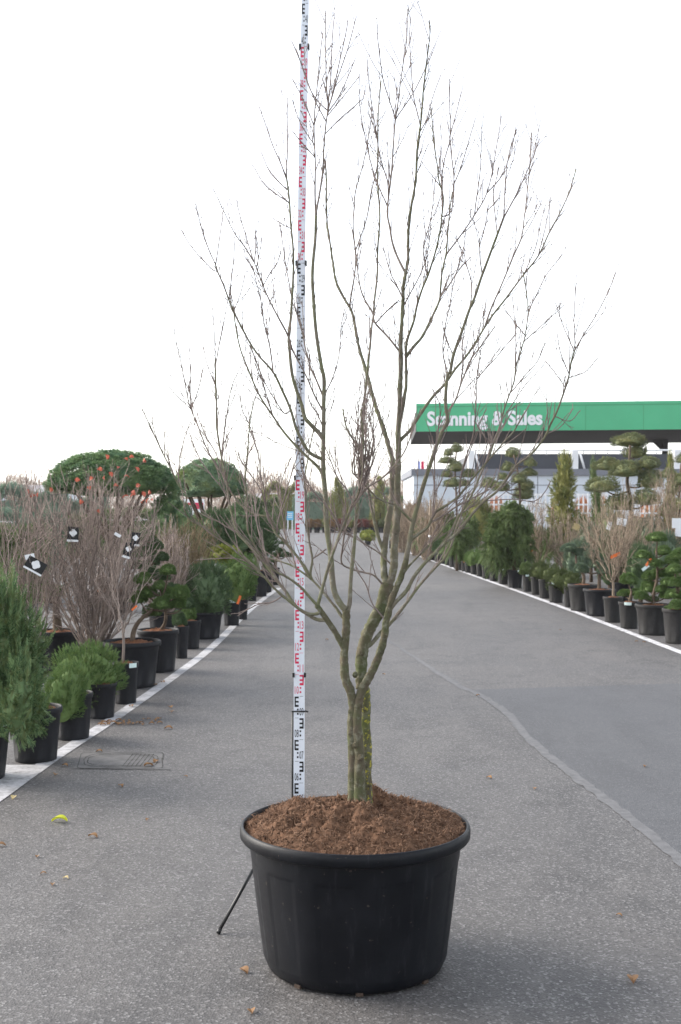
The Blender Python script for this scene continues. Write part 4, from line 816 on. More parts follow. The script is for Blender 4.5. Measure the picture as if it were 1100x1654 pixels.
t = potted('potted_pine', 'bushy yellow-green pine between the two umbrella pines', 'potted plant', 272, 985, 30, 36)
for q in ((272,815,56,40),(262,840,50,46),(290,830,44,40)): foliage(t, 'cushion', 'dome', *q, rpl.uniform(-.2,.3))
mb = MB(); b0 = np.array(t['_o']); mb.tube([b0+[0,0,.3], P(272,825,t['_D'])], [.06,.03], 7); mb.build('trunk', MAT['pinebark'], t)
# ---- right row, nearest first
t = potted('potted_pine', 'cloud pine in the pot at the corner where the row leaves the picture, yellow-green pads low over its rim', 'potted plant', 1097, 1041, 54, 56, mat='pot_grey'); pads(t, [(1092,960,36,18),(1094,977,30,20),(1110,940,40,24),(1118,965,30,18),(1096,940,34,20),(1090,920,30,18),(1100,895,36,22),(1084,985,26,16)], 'mugo', trunk=[(1098,975)], r=.015)
t['label'] = 'cloud pine with yellow-green pads low over its grey-black rim, last pot of its row'
t = potted('potted_pine', 'cloud-pruned pine with many round pads in a broad grey-black pot', 'potted plant', 1056, 1027, 60, 49, mat='pot_grey')
pads(t, [(1048,948,32,24),(1066,925,32,20),(1078,941,25,17),(1068,952,22,14),(1040,896,30,17),(1062,868,36,18),(1088,931,21,14),(1060,910,26,15),(1055,968,22,12),(1078,960,30,20),(1036,962,26,18),(1085,905,28,18),(1050,930,28,18),(1072,890,28,18)], 'mugo', trunk=[(1056,960),(1062,930),(1060,890)], r=.011)
t = potted('potted_pine', 'low double-tufted pine in a pot with a mint label across its rim', 'potted plant', 1016, 1016, 34, 43, mat='pot_grey', lab=-110); pads(t, [(1014,935,30,23),(1028,957,28,16),(1008,958,24,14)], 'mugo', trunk=[(1020,955)], r=.012)
t = potted('potted_shrub', 'bare beige shrub branching from a single stem with an orange strap', 'potted plant', 990, 1006, 32, 41, mat='pot_grey'); shrub(t, 165, 120, 16, 21, 'shrub_beige', .0085, .38, 10, 4, .03); tagstrip(t, 994, 897, 18, -22, 'orange', t['_D']-.15); tagstrip(t, 1044, 916, 17, -35, 'mint', t['_D']-.2); tagstrip(t, 1048, 908, 15, -52, 'orange', t['_D']-.2)
t = potted('potted_pine', 'two-trunked bonsai pine with bluish pads in a mulched pot', 'potted plant', 968, 996, 52, 43, mat='pot'); pads(t, [(956,896,30,20),(967,910,36,22),(939,918,28,20),(975,922,22,14)], 'pine_blue', trunk=[(968,925),(967,915)], r=.014)
t = potted('potted_pine', 'bonsai pine with flat-topped bluish pads beside the two-trunked one', 'potted plant', 941, 988, 48, 43, mat='pot_grey'); pads(t, [(919,885,32,18),(944,884,30,16),(932,893,22,12)], 'pine_blue', trunk=[(943,930),(932,912),(930,895)], r=.014)
for (px, py, w, h, c, lab, pl) in ((919,981,18,34,(923,936,28,24),None,'narrow pot'),(898,974,26,33,(904,935,36,32),-110,'labelled pot'),(880,967,21,31,(888,926,27,26),None,'mid pot'),(866,961,18,29,(873,922,30,28),None,'end pot')):
    t = potted('potted_yew', {'narrow pot':'dark green yew cushion in a narrow pot touching the bonsai pine','labelled pot':'widest dark green yew cushion in a pot with a pale label','mid pot':'dark green yew cushion between the widest yew and the last yew','end pot':'dark green yew cushion standing under the pale forked shrub'}[pl], 'potted plant', px, py, w, h, 'row of yew cushions', 'pot_grey', lab); foliage(t, 'cushion', 'yew', c[0], c[1]+1, c[2]*1.25, c[3]*1.25)
t = potted('potted_pine', 'grey pot with a mint label beside the weeping conifer', 'potted plant', 852, 956, 17, 28, None, 'pot_grey', -100); foliage(t, 'mid', 'darkconifer', 850, 920, 24, 24)
t = potted('weeping_conifer', 'large dark weeping conifer spilling over its wide black pot', 'potted plant', 832, 950, 26, 29, None, 'pot', -60)
for q in ((818,848,56,62),(815,893,58,50),(843,870,46,66),(797,880,40,50),(826,826,40,36),(846,838,34,40),(800,850,34,44)): foliage(t, 'weep', 'darkconifer', *q, rpl.uniform(-.2,.3))
mb = MB(); b0 = np.array(t['_o']); mb.tube([b0+[0,0,.3], P(822,835,t['_D'])], [.06,.03], 7); mb.build('trunk', MAT['pinebark'], t)
small = [(813,944,17,25,-90),(798,939,16,26,None),(785,935,14,22,None),(775,931.5,12,21,None),(766,928,13,19,None),(756,925.5,11,18,None),(750,923.5,11,17,None),(744,921.5,11,17,None),(738,919.5,11,17,None),(731,916.5,12,20,None),(724,913.5,12,20,None),(715.5,911,11,18,None),(707,908,11,17,None),(698,905,10,16,None),(690,902,9,15,None),(684,899.5,9,14,None),(679,897.5,8,13,None),(674,895.5,8,12,None),(669,894,8,12,None)]
fol = {813:('weep','darkconifer',24,24),798:('mid','yew',22,20),785:('mid','darkconifer',22,26),775:('mid','mugo',18,16),766:('cushion','mugo',34,26),756:('mid','mugo',20,18),744:('cushion','mugo',28,22),731:('mid','mugo',24,20),724:('mid','darkconifer',24,30),715.5:('mid','pine',18,18),707:('mid','pine',22,26),698:('mid','darkconifer',16,20),690:('mid','mugo',14,12),684:('cushion','mugo',20,16),674:('cushion','mugo',22,17)}
for (px, py, w, h, lab) in small:
    f = fol.get(px); wh = px > 780
    lb = {813:'grey pot under the tips of the weeping conifer, pale label on its rim',798:'grey pot with a low yew next to the labelled pot',785:'slim grey pot with a small upright dark conifer'}.get(px)
    t = potted('potted_plant' if f else 'nursery_pot', lb or ('small grey nursery pot with ' + {('cushion','mugo'):'a rounded bright green mugo cushion',('mid','mugo'):'a small bright green mugo tuft',('mid','darkconifer'):'a small dark olive conifer',('mid','pine'):'a small dark pine tuft',('mid','yew'):'a low yew',('weep','darkconifer'):'a drooping conifer'}[f[:2]] + ' along the far painted line' if f else 'small empty grey nursery pot along the far painted line'), 'potted plant' if f else 'plant pot', px, py, w*1.05, h, None if lb else (f'{f[1]} plants in pots along the far painted line' if f else 'empty pots along the far painted line'), 'pot_grey', lab)
    if f: foliage(t, f[0], f[1], px+1, py-h-f[3]*.32, f[2], f[3])
    if px in (750, 738): tagstrip(t, px, py-h, 5, -60, 'orange', t['_D']-.2)
# ---- right, behind the row
t = potted('bare_shrub', 'pale forked bare shrub with an orange tag in front of the weeping conifer', 'shrub', 868, 945, 24, 24, None, 'pot_grey'); shrub(t, 128, 78, 22, 31, 'shrub_beige', .012, .1, 9, 4, .05); tagstrip(t, 859, 889, 11, -60, 'orange', t['_D']-.3)
t = potted('bare_shrub', 'bare beige thicket with white cards between the bonsai pine and the cloud pines', 'shrub', 1005, 975, 40, 34); shrub(t, 165, 130, 46, 33, 'shrub_beige', .009, 0., 9, 3, .12); plate(t, 1004, 843, 16, 12, 12, 'card', 'paper_card', t['_D']-.5); plate(t, 984, 849, 7, 14, 18, 'card', 'paper_card', t['_D']-.5)
t = potted('bare_shrub', 'beige bare shrub in front of the dark conifers behind the yews', 'shrub', 915, 950, 30, 28); shrub(t, 110, 90, 26, 34, 'shrub_beige', .011, 0., 8, 3, .12); plate(t, 931, 851, 12, 10, 20, 'paleleaf', 'leaf_tag', t['_D']-.3)
t = potted('bare_shrub', 'tall pinkish bare shrub by the large cloud tree', 'shrub', 1082, 965, 36, 34); shrub(t, 190, 70, 26, 35, 'shrub_beige', .010, 0., 8, 3, .1); plate(t, 1095, 845, 20, 16, 0, 'card', 'paper_card', t['_D']-.5); plate(t, 1099, 860, 18, 14, 8, 'card', 'paper_card', t['_D']-.5)
def niwaki(px, py, w, h, label, lst, trunk, mat, r, kind='fine', D=None):
    t = potted('cloud_tree', label, 'tree', px, py, w, h); pads(t, lst, mat, kind, trunk=trunk, r=r, spread=.25); return t
niwaki(1018, 944, 50, 36, 'large cloud-pruned pine with broad flat layered pads reaching the dark canopy', [(1016,711,70,26),(1026,729,48,30),(981,750,50,26),(1009,758,64,32),(1048,748,42,24),(1049,774,50,38),(971,784,66,30),(1000,811,54,34),(1046,804,54,32),(1075,825,34,26)], [(1019,860),(1019,810),(1013,780),(1016,755),(1018,720)], 'niwaki', .024)
niwaki(838, 917, 34, 28, 'cloud-pruned tree with many small stacked pads behind the weeping conifer', [(828,731.5,30,20),(856,747,22,18),(821.5,754,26,19),(854,763,28,16),(813,770,20,14),(839,773,32,20),(850,783,33,18),(791,780.5,32,20),(810,786,34,20),(846,796,42,28)], [(838,850),(840,800),(836,760),(830,735)], 'niwaki', .02)
niwaki(738, 908, 30, 24, 'cloud-pruned tree seen through the bare branches, thin flat pads in front of the pale wall', [(738,724,24,18),(725,731,18,14),(723,743.5,34,14),(736,754,30,20),(758,765,26,17),(723,766,22,13),(730,780,36,18),(749,780,22,14)], [(738,850),(737,800),(735,760),(737,730)], 'niwaki', .02)
niwaki(1095, 930, 36, 30, 'partly cropped cloud-pruned tree beside the pinkish bare shrub', [(1080,765,30,20),(1100,775,40,24),(1090,790,30,18),(1110,740,40,24),(1105,815,40,24)], [(1096,850),(1098,790),(1100,750)], 'niwaki', .02)
def column(px, top, bot, w, D, label, mat):
    loc = np.array([(px-CX)*D/F, D, 0.]); t = thing('columnar_conifer', loc, label, 'tree'); t['_D'] = D; zt = P(px,top,D)[2]; s = D/F
    for k, (f, ww) in enumerate(((.30,1.0),(.52,1.0),(.72,.8),(.88,.5))): inst('foliage', TP['spray'][1], t, loc+[rpl.uniform(-.08,.08),0,zt*f], (w/2*s*ww*.85, w/2*s*ww*.85, zt*.17), k, MAT[mat])
    mb = MB(); mb.tube([loc, loc+[0,0,zt*.85]], [.05,.02], 7); mb.build('trunk', MAT['pinebark'], t); return t
column(911, 738, 830, 64, 33, 'bushy yellow-green columnar conifer in front of the pale wall', 'gold')
column(1084, 738, 800, 30, 38, 'slim yellowish columnar conifer by the partly cropped cloud tree', 'gold')
column(962, 748, 800, 28, 37, 'grey-green columnar shrub behind the flat pads of the large cloud pine', 'darkconifer')
def bush(px, py, w, h, D, label, mat, kind='weep', cat='shrub', name='bush', group=None):   # a bush that stands on the ground, its top and width read off the photo
    loc = np.array([(px-CX)*D/F, D, 0.]); t = thing(name, loc, label, cat, group); t['_D'] = D; s = D/F; zt = P(px, py-h/2, D)[2]; zc = zt*.52
    inst('foliage', TP[kind][0], t, loc+[0,0,zc], (w/2*s*(.85 if kind == 'weep' else 1), w/2*s*(.85 if kind == 'weep' else 1), (zt-zc)*(.85 if kind == 'weep' else 1)), rpl.uniform(0,6), MAT[mat])
    mb = MB(); mb.tube([loc, loc+[0,0,zc]], [.05,.03], 7); mb.build('trunk', MAT['pinebark'], t); return t
bush(738, 858, 64, 54, 37, 'dark rounded conifer behind the small mugo pots', 'darkconifer')
bush(900, 880, 70, 90, 33, 'dark shadowy conifer behind the pale forked shrub', 'darkconifer')
bush(955, 862, 60, 50, 31, 'dark bluish pine bush behind the bonsai pines', 'pine_blue', 'cushion')
bush(1010, 870, 70, 50, 29, 'dark pine bush under the large cloud pine', 'pine', 'cushion')
bush(1055, 845, 60, 40, 30, 'rounded bluish pine below the layered pads', 'pine_blue', 'cushion')
bush(1100, 880, 60, 50, 26, 'grey-green pine bush behind the cloud pines in the row', 'pine_blue', 'cushion')
for (x, y, w, h, D, l, m) in ((872,872,46,56,34,'dark green conifer peeping over the yew cushions','darkconifer'),(985,880,50,50,24,'green pine bush behind the two bonsai pines','pine'),(1035,900,54,60,23,'dense green pine bush behind the cloud pine with many pads','pine'),(1075,880,50,60,25,'bluish pine bush filling the gap below the partly cropped cloud tree','pine_blue'),(930,890,44,50,27,'grey-green pine bush between the yews and the bonsai pines','pine_blue'),(985,835,60,44,36,'olive pine bush under the flat pads of the large cloud pine','niwaki'),(1030,850,50,40,33,'dark olive pine bush at the foot of the large cloud pine','niwaki')): bush(x, y, w, h, D, l, m, 'cushion')
bush(770, 815, 60, 40, 46, 'rust-coloured shrub below the thin flat pads', 'gold', 'cushion')
bush(700, 850, 40, 44, 47, 'brown-tinged conifer near the wooden stakes', 'rust', 'weep')
bush(935, 838, 40, 34, 40, 'olive conifer in front of the metal fence', 'darkconifer', 'cushion')
for i, (x, tp) in enumerate(((712,790),(690,800),(786,800),(806,805))):
    D = 44+i; loc = np.array([(x-CX)*D/F, D, 0.]); t = thing('bare_shrub', loc, ['straw-brown bare shrub below the thin flat pads','straw-brown bare shrub beside the green-leaved stakes','straw-brown twiggy shrub left of the stacked pads','straw-brown twiggy shrub touching the stacked pads'][i].replace(' left of ', ' near '), 'shrub'); t['_D'] = D; t['_h'] = 0
    shrub(t, (gD(0.0+827+F*CH/D) and (827+F*CH/D-tp)), 44, 30, 60+i, 'shrub_beige', .013, 0., 7, 3, .15, z0=0.)
for i, x in enumerate((694, 703.5)):
    D = 44.; mb = MB(); b = np.array([(x-CX)*D/F, D, 0.]); t = thing('bamboo_stake', b, 'pale wooden stake standing upright behind the far pots', 'stake', 'wooden stakes'); mb.tube([b, b+[.02,0,2.3]], [.035,.03], 7); mb.build('pole', MAT['shrub_beige'], t); mb = MB(); mb.tube([b+[0,0,.9],b+[0,0,.98]], [.05,.05], 7); mb.build('tie', MAT['card'], t)
# ------------------------------------------------------------------ hall with the green fascia
MAT['green'] = M_plain('fascia_green', (0.065,0.40,0.20), .45, .05, .6)
MAT['soffit'] = M_plain('soffit_black', (0.022,0.022,0.023), .7, .2, .8)
MAT['navy'] = M_plain('wall_navy', (0.035,0.04,0.055), .4, .1, .5)
MAT['grey'] = M_plain('parapet_grey', (0.16,0.17,0.20), .6, .08, .5)
MAT['palewall'] = M_plain('wall_pale', (0.55,0.60,0.66), .5, .05, .4)
MAT['steel'] = M_plain('steel_white', (0.7,0.71,0.73), .5, .05, .5)
can = thing('canopy_roof', (12, 75, 0), 'wide flat canopy with a green fascia lettered Scanning & Sales and a black underside', 'building')
A, B = P(672, 652, 70), P(1210, 647.6, 67.6); zt, zb = A[2], P(672, 697, 70)[2]; B[2] = zt
C_, D_ = P(663, 720, 84), P(1260, 715.5, 81)
lo = lambda p, z: np.array([p[0], p[1], z])
mb = MB(); mb.quad(lo(A,zb), lo(B,zb), lo(B,zt), lo(A,zt)); n_ = np.array([B[1]-A[1], -(B[0]-A[0]), 0]); n_ /= np.linalg.norm(n_); th = .25
for a, b in ((A,B),):
    mb.quad(lo(a,zt), lo(b,zt), lo(b-n_*th,zt), lo(a-n_*th,zt)); mb.quad(lo(a,zb)-n_*th, lo(a,zb), lo(a,zt), lo(a,zt)-n_*th); mb.quad(lo(b,zb), lo(b,zb)-n_*th, lo(b,zt)-n_*th, lo(b,zt)); mb.quad(lo(a,zb), lo(a,zb)-n_*th, lo(b,zb)-n_*th, lo(b,zb))
fas = mb.build('fascia', MAT['green'], can, False); fas['_o'] = can['_o']
u = (B-A); u[2] = 0; Lf = np.linalg.norm(u); u /= Lf
mb = MB(); e = n_*.012; a0 = lo(A, zt-.22)+e; b0 = lo(B, zt-.22)+e; mb.quad(a0, b0, b0+[0,0,.05], a0+[0,0,.05]); mb.build('trim_line', M_plain('fascia_trim', (0.04,0.26,0.12), .5, .05, 1), fas, False)
k = 0.0
while k < Lf:                                      # cladding joints
    mb = MB(); a0 = lo(A, zb)+u*k+n_*.008; mb.quad(a0, a0+u*.03, a0+u*.03+[0,0,zt-zb-.24], a0+[0,0,zt-zb-.24]); mb.build('panel_joint', bpy.data.materials['fascia_trim'], fas, False); k += 3.3
mb = MB()
for z in (zb+.02, zt-.4): pass
bot = [lo(A,zb+.03)-n_*.02, lo(B,zb+.03)-n_*.02, lo(D_,zb+.03), lo(C_,zb+.03)]; top_ = [p+np.array([0,0,1.2]) for p in bot]
mb.quad(bot[0], bot[3], bot[2], bot[1]); mb.quad(*[p for p in top_])
for i in range(4): j = (i+1) % 4; mb.quad(bot[i], bot[j], top_[j], top_[i])
mb.build('roof_deck', MAT['soffit'], can, False)
for px in (1074, 1250):
    D = 78.; c = P(px, 718, D); mb = MB(); mb.box((c[0]-.16,D-.16,0),(c[0]+.16,D+.16,zb)); cl = mb.build('column', MAT['soffit'], can, False); cl['_o'] = can['_o']
    mb = MB(); V = [[c[0]-.95,D-.1,zb],[c[0]+.2,D-.1,zb],[c[0]+.17,D-.1,zb-.75],[c[0]-.17,D-.1,zb-.75]]; V += [[x,y+.2,z] for x,y,z in V]; mb.add(V, [[0,2,1],[0,3,2],[4,5,6],[4,6,7],[0,1,5],[0,5,4],[1,2,6],[1,6,5],[2,3,7],[2,7,6],[3,0,4],[3,4,7]]); mb.build('bracket', MAT['soffit'], cl, False)
c = bpy.data.curves.new('lettering', 'FONT'); c.body = 'Scanning & Sales'; c.offset = .034; c.extrude = .02; c.resolution_u = 4; c.align_x = 'LEFT'
ob = bpy.data.objects.new('lettering', c); COL.objects.link(ob); bpy.context.view_layer.update(); me = bpy.data.meshes.new_from_object(ob.evaluated_get(bpy.context.evaluated_depsgraph_get())); bpy.data.objects.remove(ob)
v = np.array([x.co[:] for x in me.vertices]); lo_, hi_ = v.min(0), v.max(0)
pL, pR = P(690,690,69.9), P(876,690,69.2); wid = np.linalg.norm(pR-pL); sc = wid/(hi_[0]-lo_[0]); zbase = zb + .36
start = lo(A,0) + u*((pL[0]-A[0])/u[0]); W_ = np.array([start + u*((q[0]-lo_[0])*sc) + n_*(.04+q[2]*.5) + np.array([0,0,zbase+q[1]*sc*1.12]) for q in v])
me.vertices.foreach_set('co', (W_-np.array(can['_o'])).astype(np.float32).ravel()); me.update(); link('lettering', me, MAT['card'], fas)
hall = thing('hall_building', (14, 63, 0), 'low hall with dark upper wall, grey parapet and pale lower panels under the canopy', 'building')
HD = 62.; zz = lambda y: P(0, y, HD)[2]; X = lambda px: (px-CX)*HD/F
def hb(name, x0, x1, y0, y1, d0, d1, mat, par=None):
    mb = MB(); mb.box((X(x0), HD+d0, max(zz(y1),0) if y1 else 0.0), (X(x1), HD+d1, zz(y0))); o = mb.build(name, MAT[mat], par or hall, False); o['_o'] = hall['_o']; return o
low = hb('lower_wall', 668, 1250, 768, None, 0, 10, 'palewall'); hb('parapet', 664, 1252, 757.5, 768, -.15, 10.1, 'grey')
upw = hb('upper_wall', 767, 1250, 732, 757.5, .8, 9.5, 'navy')
for x in (763, 931, 1097): hb('column', x-5, x+5, 727, 757.5, .3, .75, 'steel'); 
for x in (768, 938, 1104):
    mb = MB(); mb.bar([X(x),HD+.3,zz(729)],[X(x+8),HD+.3,zz(757)],.06); mb.build('brace', MAT['steel'], hall)
mb = MB(); mb.bar([X(767),HD+.7,zz(726)],[X(1250),HD+.7,zz(726)],.05); rl = mb.build('handrail', MAT['steel'], hall); rl['_o'] = hall['_o']
for i in range(24):
    x = 767+i*20; mb = MB(); mb.bar([X(x),HD+.7,zz(726)],[X(x),HD+.82,zz(733)],.035); mb.build('rail_post', MAT['steel'], rl)
for x in range(700, 1250, 42): hb('panel_joint', x, x+.9, 768.6, 800, -.02, .05, 'grey', low)
hb('panel_joint', 669, 1250, 783, 784, -.025, .04, 'grey', low)
mb = MB(); fl = thing('flags', P(675,827,66.)*[1,1,0], 'slim pole with a pale blue and a red flag above the pale wall', 'flag')
b = np.array(fl['_o']); fz = P(0,742,66.)[2]; mb.tube([b, b+[0,0,fz]], [.05,.03], 7); mb.build('pole', MAT['steel'], fl)
for dx, m in ((-.02,'mark_blue'),(.18,'mark_red')):
    if m == 'mark_blue': MAT[m] = M_plain('flag_blue', (0.35,0.42,0.75), .7, .1, 3)
    mb = MB(); nn = 8
    for i in range(nn):
        z0, z1 = fz-.1-i*.09, fz-.1-(i+1)*.09; w = lambda z: .03*math.sin(z*9); mb.quad([b[0]+dx,b[1]-.03+w(z0),z0],[b[0]+dx+.16,b[1]+w(z0)*-1,z0],[b[0]+dx+.16,b[1]-w(z1),z1],[b[0]+dx,b[1]-.03+w(z1),z1])
    mb.build('flag', MAT[m], fl)
# metal fence with orange stock behind it
fe = thing('metal_fence', (X(925), 54, 0), 'pale metal fence of thin upright bars behind the cloud trees', 'fence'); FD = 54.; fx = lambda px: (px-CX)*FD/F; fzz = lambda y: P(0,y,FD)[2]
for i in range(46):
    x = fx(760 + i*7.6); mb = MB(); mb.box((x-.03,FD-.03,0),(x+.03,FD+.03,fzz(797))); mb.build('fence_bar', MAT['steel'], fe, False)
for y in (799, 815, 829):
    mb = MB(); mb.box((fx(757),FD+.031,fzz(y)-.04),(fx(1106),FD+.09,fzz(y)+.04)); mb.build('rail', MAT['steel'], fe, False)
MAT['orangeshrub'] = M_foliage('orange_shrub', (.38,.15,.07), (.55,.26,.12), None, 1)
for i, (x, w) in enumerate(((905,34),(940,30),(970,34),(1085,40),(1050,36),(800,36))): bush(x, 812, w, 30, 56., 'orange-brown shrub behind the bars of the metal fence', 'orangeshrub', 'cushion', 'shrub', 'bush', 'orange shrubs behind the metal fence')
bush(668, 838, 46, 66, 57, 'olive-brown conifer hiding the end of the pale wall', 'rust', 'weep')
bush(645, 846, 40, 40, 60, 'dull green bush beside the end of the pale wall', 'darkconifer', 'weep')
bush(712, 838, 44, 50, 52, 'brown-green bush below the end of the grey parapet', 'rust', 'weep')
for i, (x, tp, w, D, l) in enumerate(((672,786,44,50.,'dense straw-brown thicket covering the end of the pale wall'),(650,796,40,54.,'twiggy brown thicket beside the dull green bush'),(697,792,40,49.,'loose straw-brown thicket below the grey parapet'))):
    loc = np.array([(x-CX)*D/F, D, 0.]); t = thing('bare_shrub', loc, l, 'shrub'); t['_D'] = D; t['_h'] = 0; shrub(t, 827+F*CH/D-tp, w, 46, 80+i, 'shrub_beige', .016, 0., 8, 3, .2, z0=0., spreadpow=.5)
for (x, y, w, h, D, l, m) in ((684,850,34,40,48,'olive conifer between the straw-brown thickets','darkconifer'),(728,840,36,44,44,'dark green bush at the foot of the thin flat pads','darkconifer'),(760,845,40,44,41,'green conifer beside the weeping conifer','darkconifer')): bush(x, y, w, h, D, l, m, 'weep')
# ------------------------------------------------------------------ far end of the yard
FR = 105.; gy = 827 + F*CH/FR
cols = ['yew','rust','rust','gold','rust','redshrub','gold','redshrub','redshrub','rust','yew','redshrub','rust']
dsc = {'yew':'dark green','rust':'rust-brown','gold':'golden','redshrub':'dark red'}
for i, m in enumerate(cols):
    x = 486 + i*13.0; t = potted('potted_shrub', f'round {dsc[m]} shrub in a dark pot at the far end of the yard', 'potted plant', x, gy, 11, 9, f'{dsc[m]} shrubs along the far end of the yard', mulch=False); foliage(t, 'cushion', m, x, gy-15, 17, 15)
t = potted('potted_shrub', 'yellow-green cushion shrub in a dark pot standing alone on the asphalt', 'potted plant', 594, 880, 12, 13); foliage(t, 'cushion', 'mugo_y', 594, 864.5, 29, 18)
for i, (x, y, w) in enumerate(((634,886,9),(646,886,9))):
    D = gD(y); s = D/F; b = np.array([(x-CX)*s, D, 0.]); t = thing('crate', b, 'dark slatted crate of brown plants beside the far painted line', 'crate', 'crates by the far painted line')
    for k in range(3): mb = MB(); mb.box((b[0]-w*s*.6,D-.25,.02+k*.13),(b[0]+w*s*.6,D+.25,.12+k*.13)); mb.build('slat', MAT['pot'], t, False)
    mb = MB(); mb.box((b[0]-w*s*.55,D-.22,0),(b[0]+w*s*.55,D+.22,.4)); mb.build('box', MAT['pot'], t, False); inst('plants', TP['mid'][0], t, b+[0,0,.4], (w*s*.5,.2,.12), 0, MAT['rust'])
t = potted('nursery_pot', 'tall pale beige pot at the end of the painted line', 'plant pot', 654, 890, 10, 19, mat='pot_grey'); MAT['beigepot'] = M_plain('beige_pot', (.35,.31,.27), .7, .1, 3)
for o in t.children:
    if o.name.startswith('pot'):
        for q in (o, *o.children): q.material_slots[0].link = 'OBJECT'; q.material_slots[0].material = MAT['beigepot']
def conif(px, top, w, D, label, mat, group=None):
    loc = np.array([(px-CX)*D/F, D, 0.]); t = thing('conical_conifer', loc, label, 'tree', group); zt = P(px,top,D)[2]; inst('foliage', TP['cone'][rpl.randrange(2)], t, loc, (w/2*D/F, w/2*D/F, zt), rpl.uniform(0,6), MAT[mat])
    mb = MB(); mb.tube([loc, loc+[0,0,zt*.3]], [.1,.07], 7); mb.build('trunk', MAT['pinebark'], t)
conif(546, 766, 52, 116, 'golden conical conifer with layered branches, far end of the yard', 'gold')
conif(614, 764, 46, 118, 'golden conical conifer with layered branches seen between the stems of the bare tree', 'gold')
conif(578, 782, 34, 120, 'blue-green conical conifer between the two golden ones', 'hedge_blue')
def hedge(px, top, D, label, mat, L=6.0, rz=0., group=None):
    loc = np.array([(px-CX)*D/F, D, 0.]); o = inst('hedge', TP['hedge'][rpl.randrange(2)], NUL, (0,0,0), mat=MAT[mat]); o.parent = None; zt = P(px,top,D)[2]; o.location = Vector(loc); o.scale = (L/6., 1, zt/1.6); o.rotation_euler = (0,0,rz); tag(o, label, 'hedge', group)
NUL = {'_o': (0,0,0)}
class _N(dict): pass
def inst_free(name, me, loc, scale, rz, mat):
    o = bpy.data.objects.new(name, me); COL.objects.link(o); o.location = Vector(loc); o.scale = scale; o.rotation_euler = (0,0,rz)
    if not me.materials: me.materials.append(mat)
    o.material_slots[0].link = 'OBJECT'; o.material_slots[0].material = mat; return o
def hedge(px, top, D, label, mat, wpx, group=None):
    loc = np.array([(px-CX)*D/F, D, 0.]); zt = P(px,top,D)[2]; L = wpx*D/F
    return tag(inst_free('hedge', TP['hedge'][rpl.randrange(2)], loc, (L/6., 1, zt/1.6), 0, MAT[mat]), label, 'hedge', group)
hedge(515, 806, 124, 'blue-green hedge between the measuring staff and the golden conifer', 'hedge_blue', 80)
hedge(590, 800, 126, 'blue-green hedge behind the golden conifers', 'hedge_blue', 90)
hedge(660, 812, 112, 'dark hedge beyond the crates', 'darkconifer', 70)
hedge(455, 792, 128, 'light green hedge beyond the blue sign', 'gold', 60)
hedge(420, 812, 100, 'dark green hedge beyond the small cloud pine', 'darkconifer', 60)
hedge(30, 800, 60, 'tall bluish hedge beyond the railing', 'hedge_blue', 140)
hedge(20, 838, 42, 'lower green hedge in front of the railing', 'hedge_blue', 150)
hedge(15, 870, 24, 'yellow-topped clipped hedge behind the bare grey-brown shrub', 'mugo', 100)
hedge(235, 835, 50, 'dark hedge behind the umbrella pines', 'darkconifer', 320)
hedge(110, 812, 62, 'blue-green hedge under the large umbrella pine', 'hedge_blue', 120)
hedge(-170, 806, 64, 'long bluish hedge running on past the railing', 'hedge_blue', 300)
hedge(-190, 872, 26, 'long yellow-topped clipped hedge running on past the feathery conifer', 'mugo', 330)
rail = thing('railing', (P(30,836,50)[0], 50, 0), 'thin pale metal railing between the two bluish hedges', 'railing')
for y in (835.5, 843):
    mb = MB(); mb.bar(P(-60,y,50), P(66,y,50), .035); mb.build('rail', MAT['steel'], rail)
for x in (-50, -10, 25, 62):
    mb = MB(); q = P(x,835.5,50); mb.bar([q[0],50,0], q, .03); mb.build('post', MAT['steel'], rail)
# blue sign on two posts
sg = thing('information_sign', P(468,827,92.)*[1,1,0], 'small blue sign board on two white posts at the far end of the yard', 'sign'); SDD = 92.; MAT['skyblue'] = M_plain('sign_blue', (.16,.50,.75), .5, .08, 2)
mb = MB(); q = P(463,826,SDD); w = P(474,840,SDD); mb.box((q[0],SDD-.04,w[2]),(w[0],SDD+.04,q[2])); bd = mb.build('board', MAT['skyblue'], sg, False); bd['_o'] = sg['_o']
for y in (829.5, 832.5, 835.5): mb = MB(); a = P(464.5,y,SDD); mb.box((a[0],SDD-.05,a[2]-.03),(a[0]+.36,SDD-.041,a[2]+.03)); mb.build('lettering_line', MAT['card'], bd, False)
for x in (465, 472): mb = MB(); a = P(x,840,SDD); mb.box((a[0]-.05,SDD-.03,0),(a[0]+.05,SDD+.03,a[2])); mb.build('post', MAT['steel'], sg, False)
mb = MB(); bn = thing('advertising_banner', P(306,827,60.)*[1,1,0], 'white banner with red and blue patches behind the umbrella pines', 'banner'); a, b = P(297,806,60.), P(330,838,60.); mb.box((a[0],59.97,b[2]),(b[0],60.03,a[2])); bd = mb.build('cloth', MAT['card'], bn, False); bd['_o'] = bn['_o']
for (x0,x1,y0,y1,m) in ((300,306,828,837,'skyblue'),(298,310,812,816,'mark_red'),(314,328,812,822,'mark_red')): mb = MB(); p0, p1 = P(x0,y0,59.9), P(x1,y1,59.9); mb.box((p0[0],59.95,p1[2]),(p1[0],59.965,p0[2])); mb.build('print', MAT[m], bd, False)
for x in (299, 328): mb = MB(); q = P(x,806,60.); mb.bar([q[0],60.06,0],[q[0],60.06,q[2]],.03); mb.build('post', MAT['steel'], bn)
